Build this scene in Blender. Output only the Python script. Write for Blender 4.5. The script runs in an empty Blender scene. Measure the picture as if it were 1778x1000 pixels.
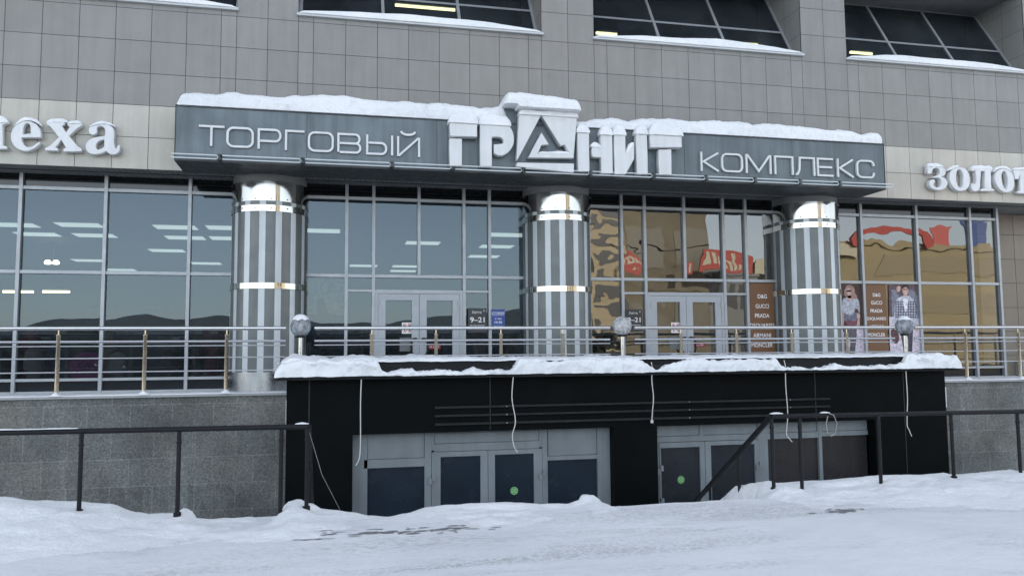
import bpy, bmesh, math, random
from mathutils import Vector, Matrix, noise
random.seed(7)
sc = bpy.context.scene
COL = sc.collection
R = math.radians
# ------------------------------------------------------------------ camera
F_PX, YAW, PITCH, ROLL = 1395.0, R(12.567), R(4.651), R(-0.47)
CAM = Vector((0, -15.394, 1.6))
def basis():
    cy, sy, cp, sp = math.cos(YAW), math.sin(YAW), math.cos(PITCH), math.sin(PITCH)
    f = Vector((sy*cp, cy*cp, sp)); r = Vector((cy, -sy, 0)); u = r.cross(f)
    cr, sr = math.cos(ROLL), math.sin(ROLL)
    return r*cr + u*sr, u*cr - r*sr, f
BR, BU, BF = basis()
cd = bpy.data.cameras.new('camera'); cam = bpy.data.objects.new('camera', cd); COL.objects.link(cam)
cd.sensor_fit = 'HORIZONTAL'; cd.sensor_width = 36; cd.lens = F_PX/1778*36; cd.clip_end = 3000
M = Matrix((BR, BU, -BF)).transposed().to_4x4(); M.translation = CAM
cam.matrix_world = M; sc.camera = cam
# ------------------------------------------------------------------ light
SUN_EL, SUN_ROT = R(24), R(14)
w = bpy.data.worlds.new('World'); sc.world = w; w.use_nodes = True
wn = w.node_tree.nodes; wl = w.node_tree.links
sky = wn.new('ShaderNodeTexSky'); sky.sky_type = 'NISHITA'; sky.sun_disc = False
sky.sun_elevation = SUN_EL; sky.sun_rotation = SUN_ROT; sky.air_density = 1.0; sky.dust_density = 0.7; sky.ozone_density = 2.0
hs = wn.new('ShaderNodeHueSaturation'); hs.inputs['Saturation'].default_value = 0.40
wl.new(sky.outputs[0], hs.inputs['Color']); wl.new(hs.outputs[0], wn['Background'].inputs[0]); wn['Background'].inputs[1].default_value = 0.15
sd = bpy.data.lights.new('sun', 'SUN'); so = bpy.data.objects.new('sun', sd); COL.objects.link(so)
sd.energy = 3.2; sd.angle = R(0.5); sd.color = (1, 0.93, 0.82)
so.rotation_euler = (-Vector((math.sin(SUN_ROT)*math.cos(SUN_EL), math.cos(SUN_ROT)*math.cos(SUN_EL), math.sin(SUN_EL)))).to_track_quat('-Z', 'Y').to_euler()
so.location = (10, 60, 60)
sc.view_settings.view_transform = 'Standard'; sc.view_settings.look = 'None'
sc.view_settings.exposure = 1.7; sc.view_settings.gamma = 1
sc.cycles.max_bounces = 8; sc.cycles.transparent_max_bounces = 12; sc.cycles.caustics_reflective = False; sc.cycles.caustics_refractive = False
sc.cycles.use_denoising = True
# ------------------------------------------------------------------ measuring: where a sight line meets a plane
def at(px, py, Y):
    v = BF + BR*((px-889)/F_PX) - BU*((py-500)/F_PX)
    t = (Y-CAM.y)/v.y
    return CAM.x+v.x*t, CAM.z+v.z*t
def at_z(px, py, z):
    v = BF + BR*((px-889)/F_PX) - BU*((py-500)/F_PX)
    t = (z-CAM.z)/v.z
    return CAM.x+v.x*t, CAM.y+v.y*t
# ------------------------------------------------------------------ materials
def ramp(nt, fac, stops):
    n = nt.nodes.new('ShaderNodeValToRGB'); nt.links.new(fac, n.inputs[0])
    els = n.color_ramp.elements
    while len(els) < len(stops): els.new(0.5)
    for e, (p, c) in zip(els, stops):
        e.position = p; e.color = (c, c, c, 1) if isinstance(c, (int, float)) else (*c, 1)
    return n.outputs[0]
def nz(nt, vec, scale, detail=4, rough=0.55, stretch=None, dist=0):
    if stretch:
        m = nt.nodes.new('ShaderNodeMapping'); m.inputs['Scale'].default_value = stretch
        nt.links.new(vec, m.inputs[0]); vec = m.outputs[0]
    n = nt.nodes.new('ShaderNodeTexNoise'); n.inputs['Scale'].default_value = scale
    n.inputs['Detail'].default_value = detail; n.inputs['Roughness'].default_value = rough
    n.inputs['Distortion'].default_value = dist
    nt.links.new(vec, n.inputs['Vector']); return n.outputs['Fac']
def mixc(nt, fac, a, b, mode='MIX'):
    n = nt.nodes.new('ShaderNodeMix'); n.data_type = 'RGBA'; n.blend_type = mode
    for s, v in ((n.inputs[0], fac), (n.inputs[6], a), (n.inputs[7], b)):
        if isinstance(v, (int, float)): s.default_value = v
        elif isinstance(v, tuple): s.default_value = (*v, 1)
        else: nt.links.new(v, s)
    return n.outputs[2]
def bump(nt, h, strength, dist):
    b = nt.nodes.new('ShaderNodeBump'); b.inputs['Strength'].default_value = strength; b.inputs['Distance'].default_value = dist
    nt.links.new(h, b.inputs['Height']); return b.outputs[0]
def mat(name, base=(0.5, 0.5, 0.5), rough=0.6, metal=0.0, emit=None, es=1.0, spec=0.5):
    m = bpy.data.materials.new(name); m.use_nodes = True
    nt = m.node_tree; b = nt.nodes['Principled BSDF']
    b.inputs['Base Color'].default_value = (*base, 1); b.inputs['Roughness'].default_value = rough
    b.inputs['Metallic'].default_value = metal; b.inputs['Specular IOR Level'].default_value = spec
    if emit:
        b.inputs['Emission Color'].default_value = (*emit, 1); b.inputs['Emission Strength'].default_value = es
        m.cycles.emission_sampling = 'NONE'
    tc = nt.nodes.new('ShaderNodeTexCoord')
    return m, nt, b, tc.outputs['Object']
def weathered(name, base, rough=0.5, metal=0.0, amt=0.25, scale=3, streak=0.0, spec=0.5, grain=0.0, bmp=0.0):
    m, nt, b, P = mat(name, base, rough, metal, spec=spec)
    f = ramp(nt, nz(nt, P, scale, 5), [(0.3, 1-amt), (0.7, 1+amt*0.6)])
    c = mixc(nt, 1.0, base, f, 'MULTIPLY')
    if streak:
        s = ramp(nt, nz(nt, P, 1.0, 4, 0.6, (7, 7, 0.55)), [(0.35, 1-streak), (0.62, 1.0)])
        c = mixc(nt, 1.0, c, s, 'MULTIPLY')
    if grain:
        g = nz(nt, P, 90, 2, 0.7)
        gr = ramp(nt, g, [(0.3, 1-grain), (0.7, 1+grain)])
        c = mixc(nt, 1.0, c, gr, 'MULTIPLY')
        if bmp: nt.links.new(bump(nt, g, 0.5, bmp), b.inputs['Normal'])
    nt.links.new(c, b.inputs['Base Color'])
    rr = ramp(nt, nz(nt, P, scale*2.3, 3), [(0.3, max(0.02, rough-0.08)), (0.7, min(1, rough+0.1))])
    nt.links.new(rr, b.inputs['Roughness'])
    return m
def tile_mat(name, base, tint=0.10, warm=(1.05, 0.99, 0.95), cool=(0.95, 1.0, 1.0), rough=0.45):
    m, nt, b, P = mat(name, base, rough)
    g = nt.nodes.new('ShaderNodeNewGeometry')
    v = ramp(nt, g.outputs['Random Per Island'], [(0, 1-tint), (1, 1+tint)])
    c = mixc(nt, 1.0, base, v, 'MULTIPLY')
    hue = ramp(nt, nz(nt, P, 0.16, 1), [(0.38, cool), (0.62, warm)])
    c = mixc(nt, 1.0, c, hue, 'MULTIPLY')
    blot = ramp(nt, nz(nt, P, 2.2, 5, 0.65), [(0.3, 0.93), (0.7, 1.05)])
    c = mixc(nt, 1.0, c, blot, 'MULTIPLY')
    st = ramp(nt, nz(nt, P, 1.0, 4, 0.6, (6, 6, 0.45)), [(0.33, 0.92), (0.6, 1.02)])
    c = mixc(nt, 1.0, c, st, 'MULTIPLY')
    gr = ramp(nt, nz(nt, P, 120, 2, 0.7), [(0.3, 0.9), (0.7, 1.1)])
    c = mixc(nt, 1.0, c, gr, 'MULTIPLY')
    nt.links.new(c, b.inputs['Base Color'])
    return m
def snow_mat(name, a, bcol, dirt=0.0, bscale=6, bd=0.05):
    m, nt, b, P = mat(name, a, 0.75, spec=0.25)
    big = nz(nt, P, 0.45, 5, 0.6); fine = nz(nt, P, bscale, 8, 0.68)
    c = mixc(nt, ramp(nt, big, [(0.42, 0.0), (0.62, 1.0)]), a, bcol)
    if dirt:
        d = nz(nt, P, 1.0, 7, 0.72, (0.28, 1.5, 1), 0.4)
        d2 = nz(nt, P, 26, 5, 0.75)
        dm = nt.nodes.new('ShaderNodeMath'); dm.operation = 'MULTIPLY'
        nt.links.new(ramp(nt, d, [(0.50, 0.0), (0.68, 1.0)]), dm.inputs[0]); nt.links.new(ramp(nt, d2, [(0.42, 0.0), (0.6, 1.0)]), dm.inputs[1])
        sc_ = nt.nodes.new('ShaderNodeMath'); sc_.operation = 'MULTIPLY'; nt.links.new(dm.outputs[0], sc_.inputs[0]); sc_.inputs[1].default_value = dirt
        c = mixc(nt, sc_.outputs[0], c, (0.36, 0.36, 0.36))
        sx = nt.nodes.new('ShaderNodeSeparateXYZ'); nt.links.new(P, sx.inputs[0])
        def gauss(sock, c0, wd):
            m1 = nt.nodes.new('ShaderNodeMapRange'); m1.interpolation_type = 'SMOOTHSTEP'; ab = nt.nodes.new('ShaderNodeMath'); ab.operation = 'SUBTRACT'; ab.inputs[1].default_value = c0
            nt.links.new(sock, ab.inputs[0]); aa = nt.nodes.new('ShaderNodeMath'); aa.operation = 'ABSOLUTE'; nt.links.new(ab.outputs[0], aa.inputs[0])
            m1.inputs['From Min'].default_value = 0; m1.inputs['From Max'].default_value = wd; m1.inputs['To Min'].default_value = 1; m1.inputs['To Max'].default_value = 0
            nt.links.new(aa.outputs[0], m1.inputs['Value']); return m1.outputs[0]
        def mul(a_, b_):
            q = nt.nodes.new('ShaderNodeMath'); q.operation = 'MULTIPLY'
            for i_, v_ in ((0, a_), (1, b_)):
                if isinstance(v_, float): q.inputs[i_].default_value = v_
                else: nt.links.new(v_, q.inputs[i_])
            return q.outputs[0]
        for cx_, wx_, cy_, wy_, am in ((3.4, 2.6, -7.75, 0.55, 0.8), (0.6, 2.4, -8.35, 0.45, 0.7), (-1.2, 1.5, -8.75, 0.4, 0.45)):
            grit = ramp(nt, nz(nt, P, 22, 6, 0.8, (0.5, 1.3, 1)), [(0.46, 0.0), (0.62, 1.0)])
            c = mixc(nt, mul(mul(mul(gauss(sx.outputs[0], cx_, wx_), gauss(sx.outputs[1], cy_, wy_)), grit), am), c, (0.33, 0.33, 0.325))
        spk = ramp(nt, nz(nt, P, 60, 2, 0.5), [(0.70, 0.0), (0.74, 0.55)])
        c = mixc(nt, spk, c, (0.25, 0.25, 0.25))
    nt.links.new(c, b.inputs['Base Color'])
    nt.links.new(bump(nt, fine, 0.6, bd), b.inputs['Normal'])
    return m
def glass_mat(name, wave, tint=(0.30, 0.33, 0.34), ior=1.6, wscale=0.9, refl=(0.70, 0.87, 1.0), dust_haze=0.0):
    m = bpy.data.materials.new(name); m.use_nodes = True; nt = m.node_tree
    nt.nodes.remove(nt.nodes['Principled BSDF']); out = nt.nodes['Material Output']
    tr = nt.nodes.new('ShaderNodeBsdfTransparent'); tr.inputs[0].default_value = (*tint, 1)
    gl = nt.nodes.new('ShaderNodeBsdfGlossy'); gl.inputs['Roughness'].default_value = 0.0; gl.inputs[0].default_value = (*refl, 1)  # bluish default tint colours the mirrored sky
    fr = nt.nodes.new('ShaderNodeFresnel'); fr.inputs[0].default_value = ior
    mx = nt.nodes.new('ShaderNodeMixShader')
    tc = nt.nodes.new('ShaderNodeTexCoord'); oi = nt.nodes.new('ShaderNodeObjectInfo')
    ad = nt.nodes.new('ShaderNodeVectorMath'); ad.operation = 'ADD'
    cb = nt.nodes.new('ShaderNodeMath'); cb.operation = 'MULTIPLY'; cb.inputs[1].default_value = 137.0
    nt.links.new(oi.outputs['Random'], cb.inputs[0]); nt.links.new(tc.outputs['Object'], ad.inputs[0]); nt.links.new(cb.outputs[0], ad.inputs[1])
    h = nz(nt, ad.outputs[0], wscale, 1.5, 0.4)
    nt.links.new(bump(nt, h, 1.0, wave), gl.inputs['Normal'])
    nt.links.new(fr.outputs[0], mx.inputs[0]); nt.links.new(tr.outputs[0], mx.inputs[1]); nt.links.new(gl.outputs[0], mx.inputs[2])
    if dust_haze:
        df = nt.nodes.new('ShaderNodeBsdfDiffuse'); df.inputs[0].default_value = (0.42, 0.50, 0.58, 1); m2 = nt.nodes.new('ShaderNodeMixShader')  # dust film doubles as painted haze, blue to stand in for reflected sky
        dz = nz(nt, tc.outputs['Object'], 1.2, 5, 0.65, (1, 1, 0.5))
        nt.links.new(ramp(nt, dz, [(0.3, dust_haze*0.5), (0.7, dust_haze*1.5)]), m2.inputs[0]); nt.links.new(mx.outputs[0], m2.inputs[1]); nt.links.new(df.outputs[0], m2.inputs[2])
        nt.links.new(m2.outputs[0], out.inputs[0])
    else: nt.links.new(mx.outputs[0], out.inputs[0])
    return m
MT = {}
MT['tile'] = tile_mat('grey_granite_tile', (0.232, 0.228, 0.219), 0.055, (1.02, 0.995, 0.975), (0.98, 1.0, 0.995))
MT['beige'] = tile_mat('beige_stone_tile', (0.47, 0.448, 0.40), 0.05)
MT['brown'] = tile_mat('brown_stone_tile', (0.20, 0.175, 0.145), 0.12)
MT['joint'] = mat('dark_joint', (0.07, 0.07, 0.07), 0.9)[0]
MT['steel_panel'] = weathered('grey_sign_panel', (0.125, 0.155, 0.172), 0.42, 0.25, 0.12, 1.3, 0.25)
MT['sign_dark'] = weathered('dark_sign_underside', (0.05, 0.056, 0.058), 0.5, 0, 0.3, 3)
MT['white'] = weathered('white_letter_face', (0.66, 0.675, 0.68), 0.45, 0, 0.05, 3, 0.08)
MT['whitelet'] = weathered('white_channel_letter', (0.70, 0.71, 0.72), 0.4, 0, 0.06, 4, 0.1)
MT['alu'] = weathered('aluminium_mullion', (0.36, 0.38, 0.40), 0.42, 0.35, 0.08, 4)
MT['doorgrey'] = weathered('grey_painted_door_frame', (0.185, 0.212, 0.226), 0.5, 0, 0.13, 2.5, 0.14)
MT['doorlight'] = weathered('light_door_frame', (0.36, 0.385, 0.41), 0.45, 0.2, 0.06, 3)
MT['black'] = weathered('black_panel', (0.0028, 0.0042, 0.0046), 0.5, 0, 0.3, 1.5, 0.0, 0.06)
MT['blackbar'] = weathered('dark_metal_bar', (0.014, 0.0155, 0.016), 0.55, 0.0, 0.4, 6, 0.0, 0.25)
MT['fascia'] = weathered('dark_fascia', (0.012, 0.014, 0.015), 0.6, 0, 0.3, 3, 0, 0.2)
MT['rail_black'] = weathered('black_painted_pipe', (0.007, 0.0085, 0.01), 0.5, 0.0, 0.4, 9, 0, 0.25)
MT['steel'] = weathered('stainless_steel', (0.60, 0.60, 0.60), 0.18, 1.0, 0.06, 8)
MT['poststeel'] = weathered('steel_gold_reflection', (0.60, 0.50, 0.37), 0.22, 1.0, 0.1, 8)  # golden reflections painted into the colour of the plain steel posts
MT['mirror'] = weathered('polished_steel_band', (0.52, 0.51, 0.48), 0.10, 1.0, 0.04, 3)
MT['brushed'] = weathered('brushed_steel_base', (0.42, 0.43, 0.44), 0.28, 1.0, 0.15, 2, 0.3)
MT['colgrey'] = weathered('grey_column_panel', (0.135, 0.15, 0.15), 0.36, 0.2, 0.12, 2, 0.12)
MT['collight'] = weathered('pale_column_strip', (0.52, 0.56, 0.58), 0.36, 0.1, 0.08, 2, 0.1)
MT['capsteel'] = weathered('polished_cap_steel', (0.44, 0.44, 0.425), 0.09, 1.0, 0.06, 2)
MT['cable'] = mat('white_cable', (0.62, 0.60, 0.57), 0.6)[0]
MT['soffit'] = weathered('ribbed_soffit', (0.20, 0.21, 0.21), 0.5, 0.1, 0.2, 2, 0)
MT['spandrel'] = mat('black_spandrel', (0.006, 0.007, 0.008), 0.08)[0]
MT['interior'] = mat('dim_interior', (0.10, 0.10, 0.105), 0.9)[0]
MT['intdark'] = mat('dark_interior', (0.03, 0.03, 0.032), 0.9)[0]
MT['lamp'] = mat('fluorescent_panel', (0.8, 0.8, 0.8), 0.5, emit=(0.86, 1.0, 0.93), es=0.33)[0]
MT['tube'] = mat('warm_fluorescent_tube', (0.8, 0.8, 0.7), 0.5, emit=(1.0, 0.87, 0.42), es=2.6)[0]
MT['spot'] = mat('warm_spotlight', (0.8, 0.8, 0.7), 0.5, emit=(1.0, 0.88, 0.6), es=4)[0]
MT['snow'] = snow_mat('clean_snow', (0.86, 0.87, 0.88), (0.78, 0.80, 0.82), 0, 9, 0.09)
MT['drift'] = snow_mat('drift_snow', (0.86, 0.87, 0.88), (0.80, 0.82, 0.84), 0.25, 4, 0.09)
MT['road'] = snow_mat('trodden_snow', (0.79, 0.80, 0.815), (0.72, 0.735, 0.755), 0.8, 7, 0.03)
MT['glass'] = glass_mat('calm_glass', 0.003, (0.38, 0.41, 0.42), 1.72, dust_haze=0.028)
MT['wavy'] = glass_mat('wavy_glass', 0.0042, (0.28, 0.30, 0.30), 2.15, 1.3, (0.95, 0.96, 0.95), 0.012)
MT['ripple'] = glass_mat('rippled_glass', 0.0055, (0.28, 0.30, 0.30), 2.2, 1.8, (0.95, 0.96, 0.94), 0.01)
MT['darkglass'] = glass_mat('dark_upper_glass', 0.004, (0.22, 0.24, 0.25), 1.45, dust_haze=0.045)
MT['lowglass'] = weathered('navy_filmed_glass', (0.012, 0.021, 0.032), 0.22, 0, 0.3, 1.2, 0, 0.25)
MT['lowdark'] = weathered('smoky_filmed_glass', (0.022, 0.026, 0.032), 0.25, 0, 0.3, 1.2, 0, 0.25)
MT['lowbrown'] = weathered('brown_filmed_glass', (0.031, 0.030, 0.031), 0.3, 0, 0.3, 1.2, 0.2, 0.25)
MT['ironbrown'] = mat('brown_print', (0.16, 0.075, 0.032), 0.5)[0]
MT['text'] = mat('white_print', (0.78, 0.78, 0.78), 0.5)[0]
MT['asphalt'] = weathered('dark_wet_asphalt', (0.035, 0.035, 0.034), 0.7, 0, 0.3, 0.5)
# rough stone wall
def stone_mat():
    m, nt, b, P = mat('rough_grey_stone', (0.2, 0.2, 0.19), 0.85)
    mp = nt.nodes.new('ShaderNodeMapping'); mp.inputs['Rotation'].default_value = (R(-90), 0, 0); nt.links.new(P, mp.inputs[0])
    br = nt.nodes.new('ShaderNodeTexBrick'); br.offset = 0.43; br.offset_frequency = 2
    br.inputs['Scale'].default_value = 1.0; br.inputs['Brick Width'].default_value = 0.62; br.inputs['Row Height'].default_value = 0.42
    br.inputs['Mortar Size'].default_value = 0.010; br.inputs['Mortar Smooth'].default_value = 0.6
    br.inputs['Color1'].default_value = (0.148, 0.156, 0.150, 1); br.inputs['Color2'].default_value = (0.178, 0.182, 0.172, 1); br.inputs['Mortar'].default_value = (0.235, 0.24, 0.235, 1)
    nt.links.new(mp.outputs[0], br.inputs['Vector'])
    big = ramp(nt, nz(nt, P, 1.1, 6, 0.65), [(0.3, 0.62), (0.5, 0.98), (0.7, 1.22)])
    c = mixc(nt, 1.0, br.outputs['Color'], big, 'MULTIPLY')
    hue = ramp(nt, nz(nt, P, 0.8, 3), [(0.4, (0.97, 1.0, 1.0)), (0.65, (1.03, 1.0, 0.95))])
    c = mixc(nt, 1.0, c, hue, 'MULTIPLY')
    st = ramp(nt, nz(nt, P, 1.0, 5, 0.7, (2.6, 2.6, 0.35)), [(0.56, 1.0), (0.72, 1.55)])
    c = mixc(nt, 1.0, c, st, 'MULTIPLY')
    g = nz(nt, P, 38, 4, 0.8)
    gr = ramp(nt, g, [(0.36, 0.55), (0.52, 0.98), (0.62, 1.3), (0.72, 2.0)])
    c = mixc(nt, 1.0, c, gr, 'MULTIPLY')
    nt.links.new(c, b.inputs['Base Color'])
    nt.links.new(bump(nt, g, 0.8, 0.02), b.inputs['Normal'])
    return m
MT['stone'] = stone_mat()
def m_simple(name, c, rough=0.5, metal=0.0):
    if name not in MT: MT[name] = weathered(name, c, rough, 0, 0.42, 16, 0, 0.3) if name.startswith(('printed_', 'poster_', 'faded_')) else mat(name, c, rough, metal)[0]
    return MT[name]
# ------------------------------------------------------------------ mesh builder
class MB:
    def __init__(s): s.v = []; s.f = []; s.m = []; s.cur = 0
    def add(s, vs, fs):
        o = len(s.v); s.v += [tuple(p) for p in vs]; s.f += [tuple(i+o for i in f) for f in fs]; s.m += [s.cur]*len(fs); return s
    def box(s, x0, x1, y0, y1, z0, z1):
        return s.add([(x, y, z) for x in (x0, x1) for y in (y0, y1) for z in (z0, z1)],
                     [(0, 1, 3, 2), (4, 6, 7, 5), (0, 4, 5, 1), (2, 3, 7, 6), (0, 2, 6, 4), (1, 5, 7, 3)])
    def prism(s, poly, y0, y1):      # polygon in xz, front at y0
        n = len(poly); a = sum(poly[i][0]*poly[(i+1) % n][1]-poly[(i+1) % n][0]*poly[i][1] for i in range(n))
        if a < 0: poly = poly[::-1]
        return s.add([(x, y0, z) for x, z in poly]+[(x, y1, z) for x, z in poly],
                     [tuple(range(n)), tuple(range(2*n-1, n-1, -1))]+[(i+n, (i+1) % n+n, (i+1) % n, i) for i in range(n)])
    def quad(s, a, b, c, d): return s.add([a, b, c, d], [(0, 1, 2, 3)])
    def tube(s, pts, r, n=10, cap=True):
        pts = [Vector(p) for p in pts]; rings = []
        for i, p in enumerate(pts):
            t = (pts[min(i+1, len(pts)-1)]-pts[max(i-1, 0)]).normalized()
            a = t.orthogonal().normalized() if abs(t.z) > 0.9 or True else None
            ref = Vector((0, 0, 1)) if abs(t.z) < 0.9 else Vector((0, 1, 0))
            a = t.cross(ref).normalized(); b = t.cross(a)
            rr = r[i] if isinstance(r, (list, tuple)) else r
            rings.append([p+(a*math.cos(q)+b*math.sin(q))*rr for q in [2*math.pi*k/n for k in range(n)]])
        vs = [v for g in rings for v in g]; fs = []
        for i in range(len(pts)-1):
            for k in range(n): fs.append((i*n+k, i*n+(k+1) % n, (i+1)*n+(k+1) % n, (i+1)*n+k))
        if cap: fs += [tuple(range(n-1, -1, -1)), tuple(range((len(pts)-1)*n, len(pts)*n))]
        return s.add(vs, fs)
    def lathe(s, prof, cx, cy, n=32, a0=0, a1=2*math.pi):   # prof: (r, z)
        full = abs(a1-a0-2*math.pi) < 1e-6; m = n if full else n+1
        vs = [(cx+r*math.cos(a0+(a1-a0)*k/n), cy+r*math.sin(a0+(a1-a0)*k/n), z) for r, z in prof for k in range(m)]
        fs = []
        for i in range(len(prof)-1):
            for k in range(n): fs.append((i*m+k, i*m+(k+1) % m, (i+1)*m+(k+1) % m, (i+1)*m+k))
        return s.add(vs, fs)
    def build(s, name, material, parent=None, smooth=False):
        me = bpy.data.meshes.new(name); me.from_pydata(s.v, [], s.f); me.update()
        mats = material if isinstance(material, list) else [material]
        for x in mats: me.materials.append(MT[x] if isinstance(x, str) else x)
        for p, i in zip(me.polygons, s.m): p.material_index = i
        if smooth:
            for p in me.polygons: p.use_smooth = True
            bm = bmesh.new(); bm.from_mesh(me)
            for e in bm.edges:
                if len(e.link_faces) == 2 and e.calc_face_angle(0) > 0.7: e.smooth = False
            bm.to_mesh(me); bm.free()
        return link(name, me, parent)
def link(name, me, parent=None):
    o = bpy.data.objects.new(name, me); COL.objects.link(o)
    if parent: attach(o, parent)
    return o
def attach(o, parent):
    o.parent = parent
    if parent.type == 'EMPTY' and parent.parent is None: o.matrix_parent_inverse = Matrix.Translation(-parent.location)
def tag(o, label=None, cat=None, group=None, kind=None):
    for k, v in (('label', label), ('category', cat), ('group', group), ('kind', kind)):
        if v: o[k] = v
    return o
def thing(name, label, cat, loc, group=None):
    o = bpy.data.objects.new(name, None); COL.objects.link(o); o.location = loc; o.empty_display_size = 0.3
    return tag(o, label, cat, group)
def curve_mesh(name, contours, Yf, depth, material, parent=None, bevel=0.0):
    cu = bpy.data.curves.new('c', 'CURVE'); cu.dimensions = '2D'; cu.fill_mode = 'BOTH'; cu.extrude = depth/2-bevel; cu.resolution_u = 6
    if bevel: cu.bevel_depth = bevel; cu.bevel_resolution = 1; cu.offset = -bevel
    for pts in contours:
        sp = cu.splines.new('BEZIER'); sp.bezier_points.add(len(pts)-1); sp.use_cyclic_u = True
        for bp, p in zip(sp.bezier_points, pts):
            bp.co = (p[0], p[1], 0); t = 'VECTOR' if len(p) > 2 and p[2] else 'AUTO'
            bp.handle_left_type = t; bp.handle_right_type = t
    return bake(name, cu, Yf+depth/2, material, parent)
def bake(name, cu, Yc, material, parent, off=(0, 0)):
    ob = bpy.data.objects.new('tmp', cu); COL.objects.link(ob)
    dg = bpy.context.evaluated_depsgraph_get(); dg.update()
    me = bpy.data.meshes.new_from_object(ob.evaluated_get(dg)); bpy.data.objects.remove(ob); bpy.data.curves.remove(cu)
    me.name = name
    for v in me.vertices: v.co = (v.co.x+off[0], Yc-v.co.z, v.co.y+off[1])
    me.materials.clear(); me.materials.append(MT[material] if isinstance(material, str) else material)
    return link(name, me, parent)
def text(body, x, z, Y, height, width, material, parent, name='lettering', bold=0.0):
    """centred at x, z; scaled to the given height (caps) and width"""
    cu = bpy.data.curves.new('t', 'FONT'); cu.body = body; cu.size = 1; cu.extrude = 0.0; cu.align_x = 'CENTER'; cu.offset = bold
    o = bake(name, cu, Y, material, parent)
    xs = [v.co.x for v in o.data.vertices]; zs = [v.co.z for v in o.data.vertices]
    cx, cz = (min(xs)+max(xs))/2, (min(zs)+max(zs))/2
    sx = width/(max(xs)-min(xs)); sz = height/(max(zs)-min(zs))
    for v in o.data.vertices: v.co = (x+(v.co.x-cx)*sx, Y, z+(v.co.z-cz)*sz)
    return o
def N(x, y=0.0, z=0.0): return noise.noise(Vector((x, y, z)))
def snow_mass(x0, x1, y0, y1, zb, top, step=0.06, rough=0.02, seed=0.0, nring=18, yb=None, droop=None):
    """loft along x: flat bottom at zb(x), rounded top at top(x); y0 front, y1 back"""
    b = MB(); n = max(3, int((x1-x0)/step)); rings = []
    for i in range(n+1):
        x = x0+(x1-x0)*i/n
        e = min(i, n-i)*(x1-x0)/n; k = min(1.0, (e+0.012)/0.09)**0.5
        zl = zb(x) if callable(zb) else zb; h = (top(x)-zl)*k
        yc, hw = (y0+y1)/2, (y1-y0)/2*(0.82+0.18*k); ring = []
        for j in range(nring+1):
            t = math.pi*j/nring; c, s = math.cos(t), math.sin(t)
            y = yc-hw*math.copysign(abs(c)**0.55, c); z = zl+h*abs(s)**0.55
            d = rough*(N(x*3.1+seed, y*3.1, z*4)+0.65*N(x*8.3+seed, y*8, z*9)+0.45*N(x*19+seed, y*19, z*19))
            ring.append((x+d*0.3, y+d, z+d*(0.25+0.75*s)))
        ring.append((x, yc, zl-0.002)); rings.append(ring)
    m = nring+2; vs = [p for r in rings for p in r]; fs = []
    for i in range(n):
        for j in range(m): fs.append((i*m+j, (i+1)*m+j, (i+1)*m+(j+1) % m, i*m+(j+1) % m))
    fs += [tuple(range(m)), tuple(range(n*m+m-1, n*m-1, -1))]
    b.add(vs, fs); return b
def interp(tab):
    def f(x):
        if x <= tab[0][0]: return tab[0][1]
        for (a, u), (c, v) in zip(tab, tab[1:]):
            if x <= c:
                t = (x-a)/(c-a) if c > a else 1; t = t*t*(3-2*t); return u+(v-u)*t
        return tab[-1][1]
    return f

# ================================================================== SETTING: ground, street
HX0, HX1, HY0, HY1 = -0.65, 10.44, -7.15, -3.0
GZ = -0.03
def grid(xs, ys, zf):
    b = MB(); nx, ny = len(xs), len(ys)
    b.add([(x, y, zf(x, y)) for y in ys for x in xs], [(j*nx+i, j*nx+i+1, (j+1)*nx+i+1, (j+1)*nx+i) for j in range(ny-1) for i in range(nx-1)]); return b
def lin(a, b, n): return [a+(b-a)*i/n for i in range(n+1)]
g = MB(); LX, LY = 700, 700
SX0, SX1 = -0.32, 4.98     # the flight of steps down to the basement doors
AY = -6.72                 # edge of the sunken areaway in front of the walls
g.add([(-LX, -LY, GZ), (LX, -LY, GZ), (LX, HY0, GZ), (-LX, HY0, GZ)], [(0, 1, 2, 3)])
g.quad((-LX, HY0, GZ), (SX0, HY0, GZ), (SX0, AY, GZ), (-LX, AY, GZ)); g.quad((SX1, HY0, GZ), (LX, HY0, GZ), (LX, AY, GZ), (SX1, AY, GZ))
tag(g.build('ground', 'road'), kind='structure')
pit = MB(); PZ = -1.72
pit.quad((-60, AY, PZ), (80, AY, PZ), (80, -1.6, PZ), (-60, -1.6, PZ))
pit.quad((-60, AY, PZ), (-60, AY, GZ), (SX0, AY, GZ), (SX0, AY, PZ)); pit.quad((SX1, AY, PZ), (SX1, AY, GZ), (80, AY, GZ), (80, AY, PZ))
pit.quad((SX0, HY0, PZ), (SX0, AY, PZ), (SX0, AY, GZ), (SX0, HY0, GZ)); pit.quad((SX1, HY0, PZ), (SX1, HY0, GZ), (SX1, AY, GZ), (SX1, AY, PZ))
tag(pit.build('areaway', 'drift'), kind='structure')
st = MB(); ns = 10
for i in range(ns):
    y = HY0+i*0.255; z = GZ-(i+1)*(GZ-PZ)/ns
    st.box(SX0+0.004, SX1-0.004, y, y+0.255, PZ+0.002, z)
tag(st.build('steps', 'snow'), kind='structure')
ro = MB(); ro.quad((-300, -100, GZ+0.012), (300, -100, GZ+0.012), (300, -20, GZ+0.012), (-300, -20, GZ+0.012))
tag(ro.build('road', 'asphalt'), kind='structure')
te = MB(); te.box(-14, HX0-0.01, -1.6, 0.72, 0.3, 0.955); te.box(HX0-0.01, 10.5, -3.2, 0.72, 0.6, 0.955) ; te.box(10.5, 26, -1.6, 3.2, 0.3, 0.955)
tag(te.build('terrace', 'snow'), kind='structure')
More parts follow.
